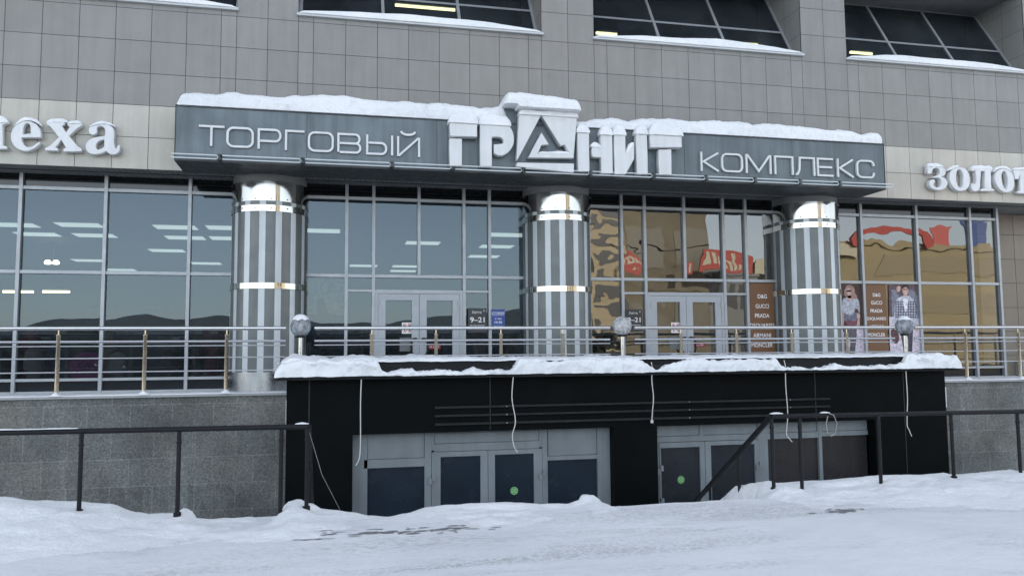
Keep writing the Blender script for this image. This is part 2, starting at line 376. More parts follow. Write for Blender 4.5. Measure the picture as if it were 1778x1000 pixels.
# nearby trodden snow with real relief
def relief(x, y): return 0.018*N(x*0.7, y*0.9)+0.010*N(x*2.3, y*2.6, 4)+0.006*N(x*6, y*7, 9)
rs = grid(lin(-9, 17, 260), lin(-14.9, -7.2, 90), lambda x, y: GZ+0.022+relief(x, y)*(min(1, (y+14.9)/0.6)))
tag(rs.build('trodden_snow', 'road', smooth=True), kind='structure')

# ================================================================== RETAINING WALLS
def wall(name, x0, x1, label):
    t = thing(name, label, 'wall', ((x0+x1)/2, -1.65, 0))
    MB().box(x0, x1, -1.65, -1.6, PZ-0.05, 0.955).build('stone_facing', 'stone', t)
    MB().box(x0, x1, -1.70, -1.45, 0.957, 0.995).build('coping', m_simple('grey_coping', (0.33, 0.34, 0.345), 0.7), t)
    return t
wall('retaining_wall', -14, HX0-0.02, 'rough grey stone retaining wall under the terrace left of the black entrance')
wall('retaining_wall', 10.5, 26, 'rough grey stone retaining wall under the terrace right of the black entrance')
for x0, x1, s, lab in ((-14, -0.68, 0, 'thin strip of snow along the terrace edge above the left stone wall'), (10.6, 26, 5, 'thin strip of snow along the terrace edge above the right stone wall')):
    o = snow_mass(x0, x1, -1.705, -1.43, 0.994, lambda x: 1.012+0.012*N(x*1.7, s), 0.12, 0.006, s, 8).build('snow_strip', 'snow', smooth=True)
    tag(o, lab, 'snow')

# ================================================================== BUILDING
B = thing('shopping_centre', 'grey tiled shopping centre with glazed ground floor and steel striped columns', 'building', (5, 0.7, 0.95))
XL, XR = -14.0, 26.0
L0 = [-0.7+5.91*i for i in range(-3, 5)]
win = [(L, L+4.79) for L in L0]
lines = set()
for L in L0:
    for o in [0, 0.28]+[0.28+0.605*k for k in range(1, 8)]+[4.79, 5.35]: lines.add(round(L+o, 3))
lines = sorted(x for x in lines if XL < x < XR); lines = [XL]+lines+[XR]
rows = [6.145, 6.74, 7.345, 7.945, 8.09]
SILL, TOP = 8.09, 10.1
def tiles(b, x0, x1, z0, z1, y=0.0, g=0.005, t=0.02):
    b.add([(x0+g, y, z0+g), (x1-g, y, z0+g), (x1-g, y, z1-g), (x0+g, y, z1-g), (x0+g, y+t, z0+g), (x1-g, y+t, z0+g), (x1-g, y+t, z1-g), (x0+g, y+t, z1-g)],
          [(0, 1, 2, 3), (0, 4, 5, 1), (1, 5, 6, 2), (2, 6, 7, 3), (3, 7, 4, 0)])
gt = MB(); bt = MB()
for x0, x1 in zip(lines, lines[1:]):
    for z0, z1 in zip(rows, rows[1:]):
        if z1 > 8.0 and not any(a-0.01 <= x0 and x1 <= c+0.01 for a, c in win): continue
        tiles(gt, x0, x1, z0, z1)
    for z0, z1 in ((4.965, 5.55), (5.55, 6.145)): tiles(bt, x0, x1, z0, z1)
    mid = (x0+x1)/2
    if not any(a < mid < c for a, c in win):
        zz = [7.945, 8.55, 9.155, 9.76, 10.1]
        for z0, z1 in zip(zz, zz[1:]): tiles(gt, x0, x1, z0, z1)
    for k in range(24):
        z0 = 10.1+0.6*k; tiles(gt, x0, x1, z0, z0+0.6)
# reveals of the slanted windows, tiled too
for a, c in win:
    for xx, d in ((a, 1), (c, -1)):
        zz = [8.1, 8.55, 9.155, 9.76, 10.095]
        for z0, z1 in zip(zz, zz[1:]):
            for y0, y1 in ((0.02, 0.62), (0.62, 1.22), (1.22, 1.75)):
                q = [(xx+d*0.004, y0+.004, z0+.004), (xx+d*0.004, y1-.004, z0+.004), (xx+d*0.004, y1-.004, z1-.004), (xx+d*0.004, y0+.004, z1-.004)]
                gt.quad(*(q if d < 0 else q[::-1]))
gt.build('facade_tiles', 'tile', B); bt.build('beige_band', 'beige', B)
bk = MB()
bk.box(XL, XR, 0.008, 0.30, 4.968, 8.07)
px = [XL]+[v for a, c in win for v in (a, c)]+[XR]
for a, c in zip(px[::2], px[1::2]):
    if c > a: bk.box(a, c, 0.008, 1.8, 8.07, 10.1)
bk.box(XL, XR, 0.008, 1.8, 10.1, 24.5)
bk.build('wall_backing', 'joint', B)
sh = MB(); sh.box(XL, XR, 16, 16.3, 0, 24.5); sh.box(XL, XR, 1.8, 16, 24.2, 24.5); sh.box(XL-0.3, XL, 0.0, 16.3, -0.1, 24.5); sh.box(XR, XR+0.3, 0.0, 16.3, -0.1, 24.5)
sh.build('building_shell', 'joint', B)
# soffit under the overhang, ribbed
sf = MB()
k = XL
sf.box(XL, XR, 0.03, 3.2, 4.985, 5.02)
while k < XR:
    sf.box(k, k+0.085, 0.035, 3.2, 4.962, 4.985); k += 0.1
sf.build('soffit', 'soffit', B)
MB().box(XL, XR, 0.31, 0.33, 4.945, 4.962).build('soffit_trim', 'sign_dark', B)
# interior
it = MB()
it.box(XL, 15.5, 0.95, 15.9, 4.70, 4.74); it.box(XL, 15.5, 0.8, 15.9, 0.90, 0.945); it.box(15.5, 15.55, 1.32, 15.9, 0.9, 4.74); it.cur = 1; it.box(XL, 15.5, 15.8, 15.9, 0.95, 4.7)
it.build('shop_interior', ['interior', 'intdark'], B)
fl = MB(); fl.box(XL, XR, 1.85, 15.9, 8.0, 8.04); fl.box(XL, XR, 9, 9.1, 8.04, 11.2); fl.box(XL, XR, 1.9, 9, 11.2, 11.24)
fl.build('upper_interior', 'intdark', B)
# dark furniture masses indoors
fu = MB()
for i in range(26):
    x = random.uniform(-8, 15); y = random.uniform(3.5, 11); fu.box(x, x+random.uniform(.5, 1.6), y, y+.5, .95, .95+random.uniform(.9, 2.0))
fu.build('shop_shelving', m_simple('dark_goods', (0.06, 0.052, 0.055), 0.8), B)
for k in range(34):
    x = random.uniform(-7, 15); y = random.uniform(1.6, 5); h0 = random.uniform(1.1, 1.9); cl = random.choice([('goods_red', (0.25, 0.04, 0.05)), ('goods_pale', (0.45, 0.45, 0.44)), ('goods_blue', (0.05, 0.07, 0.18)), ('goods_tan', (0.25, 0.18, 0.11))])
    gd = MB(); gd.lathe([(0.02, 0.95), (0.16, 0.96), (0.13, h0), (0.2, h0+0.15), (0.17, h0+0.45), (0.05, h0+0.52), (0.0, h0+0.53)], x, y, 10)
    gd.build('goods', m_simple(*cl, 0.8), B, True)

# ---- slanted upper windows
YB, YT_ = 0.27, 1.45
for i, (a, c) in enumerate(win):
    if c < -7.5 or a > 20: continue
    fr = MB()
    def P3(x, t, off=0): return (x, YB+(YT_-YB)*t-off, 8.13+(TOP-8.13)*t)
    def bar(x0, t0, x1, t1, wd):
        if t0 == t1:
            d = wd/2/(TOP-8.13); fr.add([P3(x0, t0-d, .02), P3(x1, t0-d, .02), P3(x1, t0+d, .02), P3(x0, t0+d, .02), P3(x0, t0-d, -.04), P3(x1, t0-d, -.04), P3(x1, t0+d, -.04), P3(x0, t0+d, -.04)],
                [(0, 1, 2, 3), (7, 6, 5, 4), (0, 4, 5, 1), (3, 2, 6, 7), (1, 5, 6, 2), (0, 3, 7, 4)])
        else:
            h = wd/2; fr.add([P3(x0-h, t0, .025), P3(x0+h, t0, .025), P3(x0+h, t1, .025), P3(x0-h, t1, .025), P3(x0-h, t0, -.04), P3(x0+h, t0, -.04), P3(x0+h, t1, -.04), P3(x0-h, t1, -.04)],
                [(0, 1, 2, 3), (7, 6, 5, 4), (0, 4, 5, 1), (3, 2, 6, 7), (1, 5, 6, 2), (0, 3, 7, 4)])
    xs = [a+0.03, a+1.62, a+3.17, c-0.03]
    for x in xs: bar(x, 0, x, 1, 0.06)
    for t in (0.02, 0.37, 0.98): bar(a, t, c, t, 0.055)
    f = fr.build('window_frame', 'alu', B)
    for x0, x1 in zip(xs, xs[1:]):
        for t0, t1 in ((0.02, 0.37), (0.37, 0.98)):
            MB().quad(P3(x0, t0), P3(x1, t0), P3(x1, t1), P3(x0, t1)).build('pane', 'darkglass', f)
    sl = MB(); sl.prism([(a-0.03, 8.045), (c+0.03, 8.045), (c+0.03, 8.09), (a-0.03, 8.09)], -0.07, 0.30)
    s_ = sl.build('window_sill', m_simple('pale_metal_sill', (0.5, 0.52, 0.53), 0.4), B)
    so_ = MB(); so_.box(a+0.006, c-0.006, 0.03, 1.78, TOP-0.04, TOP-0.006); so_.build('window_soffit', 'soffit', B)
    if -6.8 < a < 16:
        names = {0: 'far left', 1: 'left middle', 2: 'right middle', 3: 'far right'}
        j = i-2
        lab = {0: 'snow lying on the upper window sill at the top left corner', 1: 'snow lying on the sill of the upper window above the left column gap',
               2: 'snow lying on the sill of the upper window above the triangle logo and КОМПЛЕКС', 3: 'snow lying on the sill of the upper window above the золот lettering'}.get(j)
        if lab:
            top = lambda x, a=a, c=c: 8.105+0.21*max(0, math.sin(math.pi*min(1, max(0, (x-a+0.15)/(c-a+0.2))))**0.7)*(0.75+0.4*N(x*0.8, i*3.3))
            tag(snow_mass(a+0.01, c-0.01, -0.09, 0.25, 8.088, top, 0.08, 0.012, i*7.7, 10).build('snow_cover', 'snow', smooth=True), lab, 'snow')

# ---- curtain walls of the ground floor
YG = 0.70
ZT = [4.69, 3.147]
def curtain(x0, x1, full, upper_only, small, door, wavy, low):
    """full: mullions; upper_only: mullions above the door transom; small: (x0,x1) bays with an extra transom at 2.845; door=(x0,x1)"""
    fr = MB(); hw = 0.03; zb = 0.945
    for x in full: fr.box(x-hw, x+hw, YG-0.075, YG+0.06, zb, 4.96)
    for x in upper_only: fr.box(x-hw, x+hw, YG-0.075, YG+0.06, 3.147+0.032, 4.96)
    xs = sorted(full)
    for a, c in zip(xs, xs[1:]):
        fr.box(a+hw, c-hw, YG-0.06, YG+0.05, 4.66, 4.72) if not any(a < u < c for u in upper_only) else None
        for u in upper_only:
            if a < u < c: fr.box(a+hw, u-hw, YG-0.06, YG+0.05, 4.66, 4.72); fr.box(u+hw, c-hw, YG-0.06, YG+0.05, 4.66, 4.72)
        fr.box(a+hw, c-hw, YG-0.06, YG+0.05, 3.117, 3.177)
        if (a, c) in small or door == (a, c): fr.box(a+hw, c-hw, YG-0.06, YG+0.05, 2.83, 2.875)
        if low and door != (a, c): fr.box(a+hw, c-hw, YG-0.06, YG+0.05, 1.165, 1.215)
        if door != (a, c): fr.box(a+hw, c-hw, YG-0.06, YG+0.05, 0.945, 0.985)
    cw = fr.build('curtain_wall', 'alu', B)
    def pane(a, c, z0, z1, m): MB().quad((a, YG, z0), (c, YG, z0), (c, YG, z1), (a, YG, z1)).build('pane', m, cw)
    for a, c in zip(xs, xs[1:]):
        gm = ('ripple' if a < 6.2 else 'wavy') if wavy else 'glass'
        sub = [a]+[u for u in upper_only if a < u < c]+[c]
        for p, q in zip(sub, sub[1:]):
            pane(p, q, 3.147, 4.69, gm)
            MB().quad((p, YG+.002, 4.69), (q, YG+.002, 4.69), (q, YG+.002, 4.97), (p, YG+.002, 4.97)).build('spandrel', 'spandrel', cw)
        if door == (a, c): pane(a, c, 2.85, 3.147, gm)
        elif (a, c) in small: pane(a, c, 2.85, 3.147, gm); pane(a, c, 0.965, 2.85, gm)
        elif low: pane(a, c, 1.19, 3.147, gm); MB().quad((a, YG+.002, 0.965), (c, YG+.002, 0.965), (c, YG+.002, 1.19), (a, YG+.002, 1.19)).build('spandrel', m_simple('dark_blue_spandrel', (0.008, 0.012, 0.018), 0.15), cw)
        else: pane(a, c, 0.965, 3.147, gm)
    return cw
curtain(-8, -1.87, [-13.9, -12.5, -11.1, -9.7, -8.41, -6.99, -5.575, -4.145, -2.675, -1.8], [], [], None, False, True)
curtain(0, 0, [-0.56, 0.243, 0.768, 2.583, 3.113, 3.86], [1.668], [(0.243, 0.768), (2.583, 3.113)], (0.768, 2.583), False, False)
curtain(0, 0, [5.14, 5.976, 6.5, 8.33, 8.868, 9.6], [7.41], [(5.976, 6.5), (8.33, 8.868)], (6.5, 8.33), True, False)
curtain(0, 0, [10.88, 11.77, 13.235, 14.70, 15.46], [], [], None, True, True)
# ---- upper doors (two pairs)
def leaf(x0, x1, hinge, mt, z0=0.955, z1=2.795, y=YG):
    fr = MB(); s = 0.145; 
    fr.box(x0, x0+s, y-0.055, y+0.03, z0, z1); fr.box(x1-s, x1, y-0.055, y+0.03, z0, z1)
    fr.box(x0+s, x1-s, y-0.055, y+0.03, z1-0.125, z1); fr.box(x0+s, x1-s, y-0.055, y+0.03, z0, z0+0.2)
    for hz in (2.55, 1.35): hx = x0+0.008 if hinge < 0 else x1-0.008; fr.box(hx-0.014, hx+0.014, y-0.075, y-0.055, hz, hz+0.12)
    d = fr.build('door', 'doorlight', B)
    MB().quad((x0+s, y-0.01, z0+.2), (x1-s, y-0.01, z0+.2), (x1-s, y-0.01, z1-.125), (x0+s, y-0.01, z1-.125)).build('pane', mt, d)
    hx = (x1-0.055) if hinge < 0 else (x0+0.055); dx = -0.05 if hinge < 0 else 0.05
    MB().tube([(hx, y-0.05, 1.90), (hx+dx*0.2, y-0.11, 1.91), (hx+dx*1.4, y-0.125, 1.90), (hx+dx*2, y-0.125, 1.82), (hx+dx*2, y-0.125, 1.66), (hx+dx*1.4, y-0.125, 1.58), (hx+dx*0.2, y-0.11, 1.57), (hx, y-0.05, 1.58)], 0.021, 8).build('handle', 'blackbar', d, True)
    return d
for x0, x1, m in ((0.80, 2.551, 'glass'), (6.532, 8.298, 'wavy')):
    fr = MB(); fr.box(x0, x0+0.06, YG-0.065, YG+0.045, 0.95, 2.828); fr.box(x1-0.06, x1, YG-0.065, YG+0.045, 0.95, 2.828); fr.box(x0+0.06, x1-0.06, YG-0.065, YG+0.045, 2.80, 2.828)
    fr.build('door_frame', 'doorlight', B); xm = (x0+x1)/2
    dl = leaf(x0+0.063, xm-0.004, -1, m); dr = leaf(xm+0.004, x1-0.063, 1, m)
    # prohibition sticker and notice on the left leaf, red pull plate on the right leaf
    cx = xm-0.235; z = 2.12
    MB().box(cx-0.105, cx+0.105, YG-0.0145, YG-0.0125, z-0.11, z+0.11).build('sticker', 'text', dl)
    red = m_simple('red_print', (0.42, 0.03, 0.03)); pr = MB()
    for ix in (-1, 1):
        for iz in (-1, 1):
            ox, oz = cx+ix*0.05, z+iz*0.052
            for q in range(16):
                a0, a1 = 2*math.pi*q/16, 2*math.pi*(q+1)/16
                pr.quad(*[(ox+r_*math.cos(t), YG-0.016, oz+r_*math.sin(t)) for r_, t in ((0.04, a0), (0.04, a1), (0.031, a1), (0.031, a0))])
            pr.quad((ox-.03, YG-0.0165, oz+.024), (ox-.024, YG-0.0165, oz+.03), (ox+.03, YG-0.0165, oz-.024), (ox+.024, YG-0.0165, oz-.03))
    pr.cur = 1
    pr.quad((cx-.072, YG-0.0155, z+.04), (cx-.03, YG-0.0155, z+.04), (cx-.03, YG-0.0155, z+.06), (cx-.072, YG-0.0155, z+.065)); pr.quad((cx+.03, YG-0.0155, z+.035), (cx+.07, YG-0.0155, z+.045), (cx+.07, YG-0.0155, z+.065), (cx+.03, YG-0.0155, z+.055))
    pr.quad((cx-.06, YG-0.0155, z-.075), (cx-.04, YG-0.0155, z-.075), (cx-.045, YG-0.0155, z-.03), (cx-.055, YG-0.0155, z-.03)); pr.quad((cx+.035, YG-0.0155, z-.07), (cx+.065, YG-0.0155, z-.07), (cx+.06, YG-0.0155, z-.035), (cx+.04, YG-0.0155, z-.035))
    pr.build('pictograms', [red, m_simple('black_print', (0.02, 0.02, 0.02))], dl)
    MB().box(cx-0.15, cx+0.14, YG-0.0145, YG-0.0125, 1.66, 1.93).build('notice', m_simple('pale_notice', (0.12, 0.14, 0.14)), dl)
    rx = xm+0.30
    MB().box(rx-0.13, rx+0.13, YG-0.0145, YG-0.0125, 1.70, 1.80).build('pull_plate', m_simple('dark_red_plate', (0.25, 0.02, 0.025)), dr)
    text('на себя', rx, 1.75, YG-0.016, 0.045, 0.19, 'text', dr)
# ---- columns
for cx in (-1.2, 4.5, 10.25):
    cy, r = 0.5, 0.69
    c = MB(); n = 15
    for i in range(n):   # alternating wide grey panels and narrow pale strips
        a0 = 2*math.pi*i/n+R(4); da = 2*math.pi/n
        for (s, e, m, dr) in ((0, 0.61, 0, 0), (0.61, 1.0, 1, 0.004)):
            c.cur = m; c.lathe([(r+dr, 1.30), (r+dr, 4.43)], cx, cy, 5, a0+da*s, a0+da*e)
    col_ = c.build('column', ['colgrey', 'collight'], B, True)
    MB().lathe([(r-0.02, 0.95), (r+0.002, 0.955), (r+0.002, 1.298), (r-0.02, 1.30)], cx, cy, 48).build('column_base', 'brushed', col_, True)
    for z0, z1, mm in ((4.235, 4.36, 'mirror'), (2.81, 2.925, 'mirror')):
        MB().lathe([(r+0.002, z0), (r+0.018, z0+0.004), (r+0.018, z1-0.004), (r+0.002, z1)], cx, cy, 64).build('column_band', mm, col_, True)
    MB().lathe([(r-0.02, 4.43), (r+0.012, 4.432), (r+0.013, 4.55), (r+0.015, 4.70), (r+0.014, 4.775), (r+0.022, 4.778), (r+0.022, 4.797), (r-0.05, 4.798)], cx, cy, 64).build('column_cap', 'capsteel', col_, True)
    for a in (-130, -108, -84, -60, -40):
        for zz, rr in ((4.30, r+0.019), (4.47, r+0.013)):
            x, y = cx+rr*math.cos(R(a)), cy+rr*math.sin(R(a)); MB().box(x-0.009, x+0.009, y-0.009, y+0.009, zz-0.009, zz+0.009).build('rivet', 'blackbar', col_)
    MB().lathe([(r-0.02, 4.797), (r-0.012, 4.80), (r-0.012, 4.966)], cx, cy, 48).build('column_neck', 'soffit', col_, True)
# ---- brown stone side wall in the recess at the right
bw = MB(); zz = [0.955, 1.45, 2.04, 2.63, 3.235, 3.83, 4.44, 4.96]; xx = [15.5+0.53*k for k in range(21)]
for x0, x1 in zip(xx, xx[1:]):
    for z0, z1 in zip(zz, zz[1:]): tiles(bw, x0, x1, z0, z1, 1.3, 0.006)
bw.build('side_wall', 'brown', B); MB().box(15.5, XR, 1.31, 1.45, 0.955, 5.0).build('side_wall_backing', 'joint', B)
u = thing('utility_box', 'pale grey metal box on the brown stone wall at the right edge', 'utility box', (16.55, 1.15, 1.0))
MB().box(16.38, 17.0, 1.12, 1.295, 0.98, 1.34).build('housing', m_simple('pale_grey_box', (0.30, 0.33, 0.33), 0.5), u); MB().box(16.42, 16.96, 1.105, 1.118, 1.01, 1.31).build('door', m_simple('grey_box_door', (0.27, 0.30, 0.30), 0.5), u)
u = thing('security_camera', 'small dark dome camera under the soffit at the right corner', 'camera', (16.8, 1.1, 4.96))
MB().lathe([(0.0, 4.80), (0.05, 4.82), (0.07, 4.87), (0.07, 4.90)], 16.8, 1.05, 16).build('dome', 'blackbar', u, True); MB().lathe([(0.08, 4.90), (0.08, 4.96), (0, 4.96)], 16.8, 1.05, 16).build('mount', 'alu', u, True)

# ---- lights indoors
lab = 'rectangular fluorescent panel glowing on the dim shop ceiling behind the ground floor glass'
proto = None
for px_, py_ in ((25, 393), (138, 393), (65, 409), (165, 411), (305, 397), (322, 415), (155, 454), (290, 437), (395, 398), (398, 416), (358, 459), (210, 470),
                 (734, 424), (557, 403), (631, 463), (705, 464), (880, 410), (862, 430), (700, 472), (840, 447), (1560, 450), (1500, 462)):
    x, y = at_z(px_, py_, 4.62)
    if y > 15.2: continue
    if proto is None:
        proto = thing('ceiling_light', lab, 'ceiling light', (x, y, 4.70), 'fluorescent panels on the shop ceiling')
        MB().box(x-0.5, x+0.5, y-0.32, y+0.32, 4.655, 4.70).build('housing', 'doorlight', proto)
        for k in range(4): MB().box(x-0.46, x+0.46, y-0.28+k*0.155, y-0.18+k*0.155, 4.64, 4.654).build('tube', 'lamp', proto)
        p0 = proto.location.copy()
    else:
        c = proto.copy(); COL.objects.link(c); c.location = (x, y, 4.70)
        for ch in list(proto.children):
            d = ch.copy(); COL.objects.link(d); d.parent = c; d.matrix_parent_inverse = ch.matrix_parent_inverse.copy()
def tube_light(x0, x1, y, z, label):
    t = thing('tube_light', label, 'tube light', ((x0+x1)/2, y, z+0.06))
    MB().box(x0, x1, y-0.05, y+0.05, z+0.03, z+0.08).build('batten', 'doorlight', t); MB().tube([(x0, y, z), (x1, y, z)], 0.032, 8).build('tube', 'tube', t, True)
for (a, b_, Y, label) in (((686, 10), (790, 18), 2.6, 'long yellow tube light behind the upper window above the letters ТОРГОВЫЙ'), ((1035, 58), (1071, 61), 2.2, 'short yellow tube light at the left end of the upper window above the triangle logo'),
                     ((1476, 92), (1514, 94), 2.2, 'short yellow tube light at the left end of the upper right window'), ((1290, 77), (1330, 80), 2.2, 'faint yellow tube light just above the snow on the right middle sill'),
                     ((5, 506), (58, 507), 9.0, 'yellow tube light behind the lower glass at the left edge'), ((74, 506), (121, 507), 9.0, 'yellow tube light behind the lower glass right of the edge one')):
    p, q = at(*a, Y), at(*b_, Y)
    tube_light(p[0], q[0], Y, (p[1]+q[1])/2, label)
x, z = at(90, 456, 8)
t = thing('spotlight', 'twin warm spotlight hanging in the shop behind the left glazing', 'spotlight', (x, 8, z))
for s in (-1, 1): MB().lathe([(0.0, z-0.05), (0.07, z-0.04), (0.09, z), (0.05, z+0.06)], x+s*0.10, 8, 14).build('lamp_head', 'spot', t, True)
MB().box(x-0.03, x+0.03, 7.97, 8.03, z+0.06, 4.68).build('drop_rod', 'blackbar', t)
# pink discount disc behind the glass
x, z = at(150, 638, 1.1)
t = thing('discount_disc', 'round magenta discount disc reading -50% inside the left shop window', 'sign', (x, 1.1, z-.3))
MB().prism([(x+0.30*math.cos(2*math.pi*k/40), z+0.30*math.sin(2*math.pi*k/40)) for k in range(40)], 1.1, 1.115).build('disc', m_simple('magenta_disc', (0.42, 0.05, 0.30), 0.5), t)
text('-50%', x, z, 1.098, 0.17, 0.46, m_simple('dark_disc_print', (0.10, 0.02, 0.09)), t)

# ================================================================== MAIN SIGN
SY = -0.95
S = thing('shop_sign', 'long grey steel sign box reading ТОРГОВЫЙ ГРАНИТ КОМПЛЕКС above the entrance', 'sign', (4.27, SY, 4.95))
x0, x1, zb, zt = -2.672, 11.21, 4.965, 5.90
pb = MB(); cuts = [x0, -0.49, 1.826, 6.722, 9.083, x1]
for a, c in zip(cuts, cuts[1:]): pb.box(a+0.004, c-0.004, SY, -0.02, zb+0.03, zt)
pb.box(3.11, 4.40, SY+0.004, -0.25, zt, 6.19)
pb.build('sign_box', 'steel_panel', S)
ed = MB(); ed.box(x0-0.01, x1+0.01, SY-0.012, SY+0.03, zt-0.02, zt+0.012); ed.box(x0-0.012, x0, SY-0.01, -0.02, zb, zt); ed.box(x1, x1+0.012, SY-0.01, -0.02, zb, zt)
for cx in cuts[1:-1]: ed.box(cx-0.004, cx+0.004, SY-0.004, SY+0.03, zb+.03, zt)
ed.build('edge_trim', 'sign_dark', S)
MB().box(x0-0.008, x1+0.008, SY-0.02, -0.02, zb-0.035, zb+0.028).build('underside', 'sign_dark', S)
def stroke(b, pts, wd, y0, y1, closed=False):
    raw = [Vector((p[0], p[1])) for p in pts]; pts = []
    for p in raw:
        if not pts or (p-pts[-1]).length > 0.004: pts.append(p)
    if closed and (pts[0]-pts[-1]).length < 0.004: pts.pop()
    n = len(pts); Lp = []; Rp = []
    for i in range(n):
        d1 = (pts[i]-pts[i-1]).normalized() if (i > 0 or closed) else None
        d2 = (pts[(i+1) % n]-pts[i]).normalized() if (i < n-1 or closed) else None
        if d1 is None: d1 = d2
        if d2 is None: d2 = d1
        n1, n2 = Vector((-d1.y, d1.x)), Vector((-d2.y, d2.x)); m = (n1+n2)
        if m.length < 1e-4: m = n1.copy()
        m.normalize(); k = wd/2/max(0.35, m.dot(n1)); Lp.append(pts[i]+m*k); Rp.append(pts[i]-m*k)
    vs = []
    for y in (y0, y1): vs += [(p.x, y, p.y) for p in Lp]+[(p.x, y, p.y) for p in Rp]
    fs = []; N2 = 2*n
    for i in range(n if closed else n-1):
        j = (i+1) % n
        fs += [(i, n+i, n+j, j), (N2+i, N2+j, N2+n+j, N2+n+i), (i, j, N2+j, N2+i), (n+i, N2+n+i, N2+n+j, n+j)]
    if not closed: fs += [(0, N2, N2+n, n), (n-1, 2*n-1, N2+2*n-1, N2+n-1)]
    b.add(vs, fs)
def arc(cx, cz, rx, rz, a0, a1, n=6): return [(cx+rx*math.cos(R(a0+(a1-a0)*i/n)), cz+rz*math.sin(R(a0+(a1-a0)*i/n))) for i in range(n+1)]
WD = 0.037
def letter(paths, name='letter'):
    b = MB()
    for i, (p, cl) in enumerate(paths): stroke(b, p, WD, SY-0.05-0.003*i, SY-0.004, cl)
    return b.build(name, 'white', S)
def rrect(x0, x1, z0, z1, r): return arc(x1-r, z1-r, r, r, 90, 0)+arc(x1-r, z0+r, r, r, 0, -90)+arc(x0+r, z0+r, r, r, -90, -180)+arc(x0+r, z1-r, r, r, 180, 90)
h = WD/2
def tb(x): return (5.565-0.008*(x+2.3)-h, 5.20-0.008*(x+2.3)+h) if x < 3 else (5.53-h, 5.148+h)
t_, b_ = tb(-2.2); letter([([(-2.29, t_), (-1.872, t_)], 0), ([(-2.083, t_-h), (-2.083, b_-h)], 0)])
t_, b_ = tb(-1.6); letter([(rrect(-1.837+h, -1.382-h, b_, t_, 0.10), 1)])
t_, b_ = tb(-1.1); m_ = b_+0.125; letter([([(-1.30, b_-h), (-1.30, t_)]+[(-1.30, t_), (-1.02, t_)][1:]+arc(-1.02, (t_+m_)/2, 0.085, (t_-m_)/2, 90, -90, 10)+[(-1.275, m_)], 0)])
t_, b_ = tb(-0.7); letter([([(-0.84, b_-h), (-0.84, t_), (-0.529, t_)], 0)])
t_, b_ = tb(-0.2); letter([(rrect(-0.468+h, -0.02-h, b_, t_, 0.10), 1)])
t_, b_ = tb(0.2); m_ = (t_+b_)/2; letter([([(0.06, b_), (0.06, t_), (0.36, t_)]+arc(0.36, (t_+m_)/2, 0.07, (t_-m_)/2, 90, -90, 8), 0), ([(0.085, m_-0.001), (0.37, m_-0.001)]+arc(0.37, (m_+b_)/2, 0.075, (m_-b_)/2, 90, -90, 8)+[(0.085, b_)], 0)])
t_, b_ = tb(0.75); m_ = b_+0.20; letter([([(0.566, t_+h), (0.566, b_)]+[(0.82, b_)]+arc(0.82, (m_+b_)/2, 0.085, (m_-b_)/2, -90, 90, 8)+[(0.591, m_)], 0), ([(1.01, t_+h), (1.01, b_-h)], 0)])
t_, b_ = tb(1.3); letter([([(1.118, t_+h), (1.118, b_), (1.14, b_), (1.475, t_-0.01), (1.497, t_-0.01), (1.497, b_-h)], 0), (arc(1.298, t_+0.115, 0.125, 0.062, 180, 360, 10), 0)])
t_, b_ = tb(7.2); m_ = (t_+b_)/2; letter([([(7.06, t_+h), (7.06, b_-h)], 0), ([(7.42, t_+h*.6), (7.10, m_), (7.42, b_-h*.6)], 0)])
letter([(rrect(7.486+h, 7.955-h, b_, t_, 0.10), 1)])
letter([([(8.035, b_-h), (8.035, t_), (8.06, t_), (8.30, b_+0.03), (8.54, t_), (8.563, t_), (8.563, b_-h)], 0)])
letter([([(8.668, b_-h), (8.668, t_), (9.057, t_), (9.057, b_-h)], 0)])
letter([([(9.122, b_)]+[(9.17, b_+.01), (9.21, b_+0.10), (9.225, t_), (9.547, t_), (9.547, b_-h)], 0)])
letter([([(9.98, t_), (9.63, t_), (9.63, b_), (9.98, b_)], 0), ([(9.655, m_), (9.95, m_)], 0)])
letter([([(10.09, t_+h), (10.09, b_-h)], 0), ([(10.44, t_+h*.6), (10.13, m_), (10.44, b_-h*.6)], 0)])
letter([([(10.933, t_-0.10)]+arc(10.84, t_-0.09, 0.09, 0.09, 0, 90)+arc(10.64, t_-0.10, 0.10, 0.10, 90, 180)+arc(10.64, b_+0.10, 0.10, 0.10, 180, 270)+arc(10.84, b_+0.09, 0.09, 0.09, 270, 360)+[(10.933, b_+0.10)], 0)])
# big white block letters and the triangle emblem
YL = SY-0.17
def block(pts, d=0.16, y=YL, name='big_letter'): return curve_mesh(name, [pts], y, d, 'white', S, 0.008)
def V(*p): return [(x, z, 1) for x, z in p]
block(V((2.04, 5.545), (2.54, 5.555), (2.54, 5.93), (2.04, 5.93)), 0.20, YL-0.05); block(V((2.04, 5.005), (2.266, 5.01), (2.268, 5.52), (2.04, 5.512)))
block([(2.606, 5.9, 1), (2.605, 5.022, 1), (2.823, 5.028, 1), (2.826, 5.578, 1), (2.93, 5.585), (3.03, 5.555), (3.04, 5.48), (2.97, 5.455), (2.866, 5.44, 1), (2.865, 5.276, 1), (2.97, 5.235), (3.09, 5.275), (3.205, 5.40), (3.243, 5.56), (3.20, 5.74), (3.11, 5.85), (3.05, 5.9, 1)])
block(V((3.356, 6.14), (4.477, 6.11), (4.393, 5.253), (3.515, 5.227), (3.773, 5.711), (3.912, 5.495), (3.77, 5.474), (3.698, 5.312), (4.331, 5.334), (4.219, 5.504), (4.139, 5.478), (3.771, 6.045), (3.306, 5.168), (3.288, 5.175)), name='triangle_emblem')
block(V((3.285, 5.045), (3.30, 5.12), (4.397, 5.150), (4.394, 4.975)), name='emblem_base')
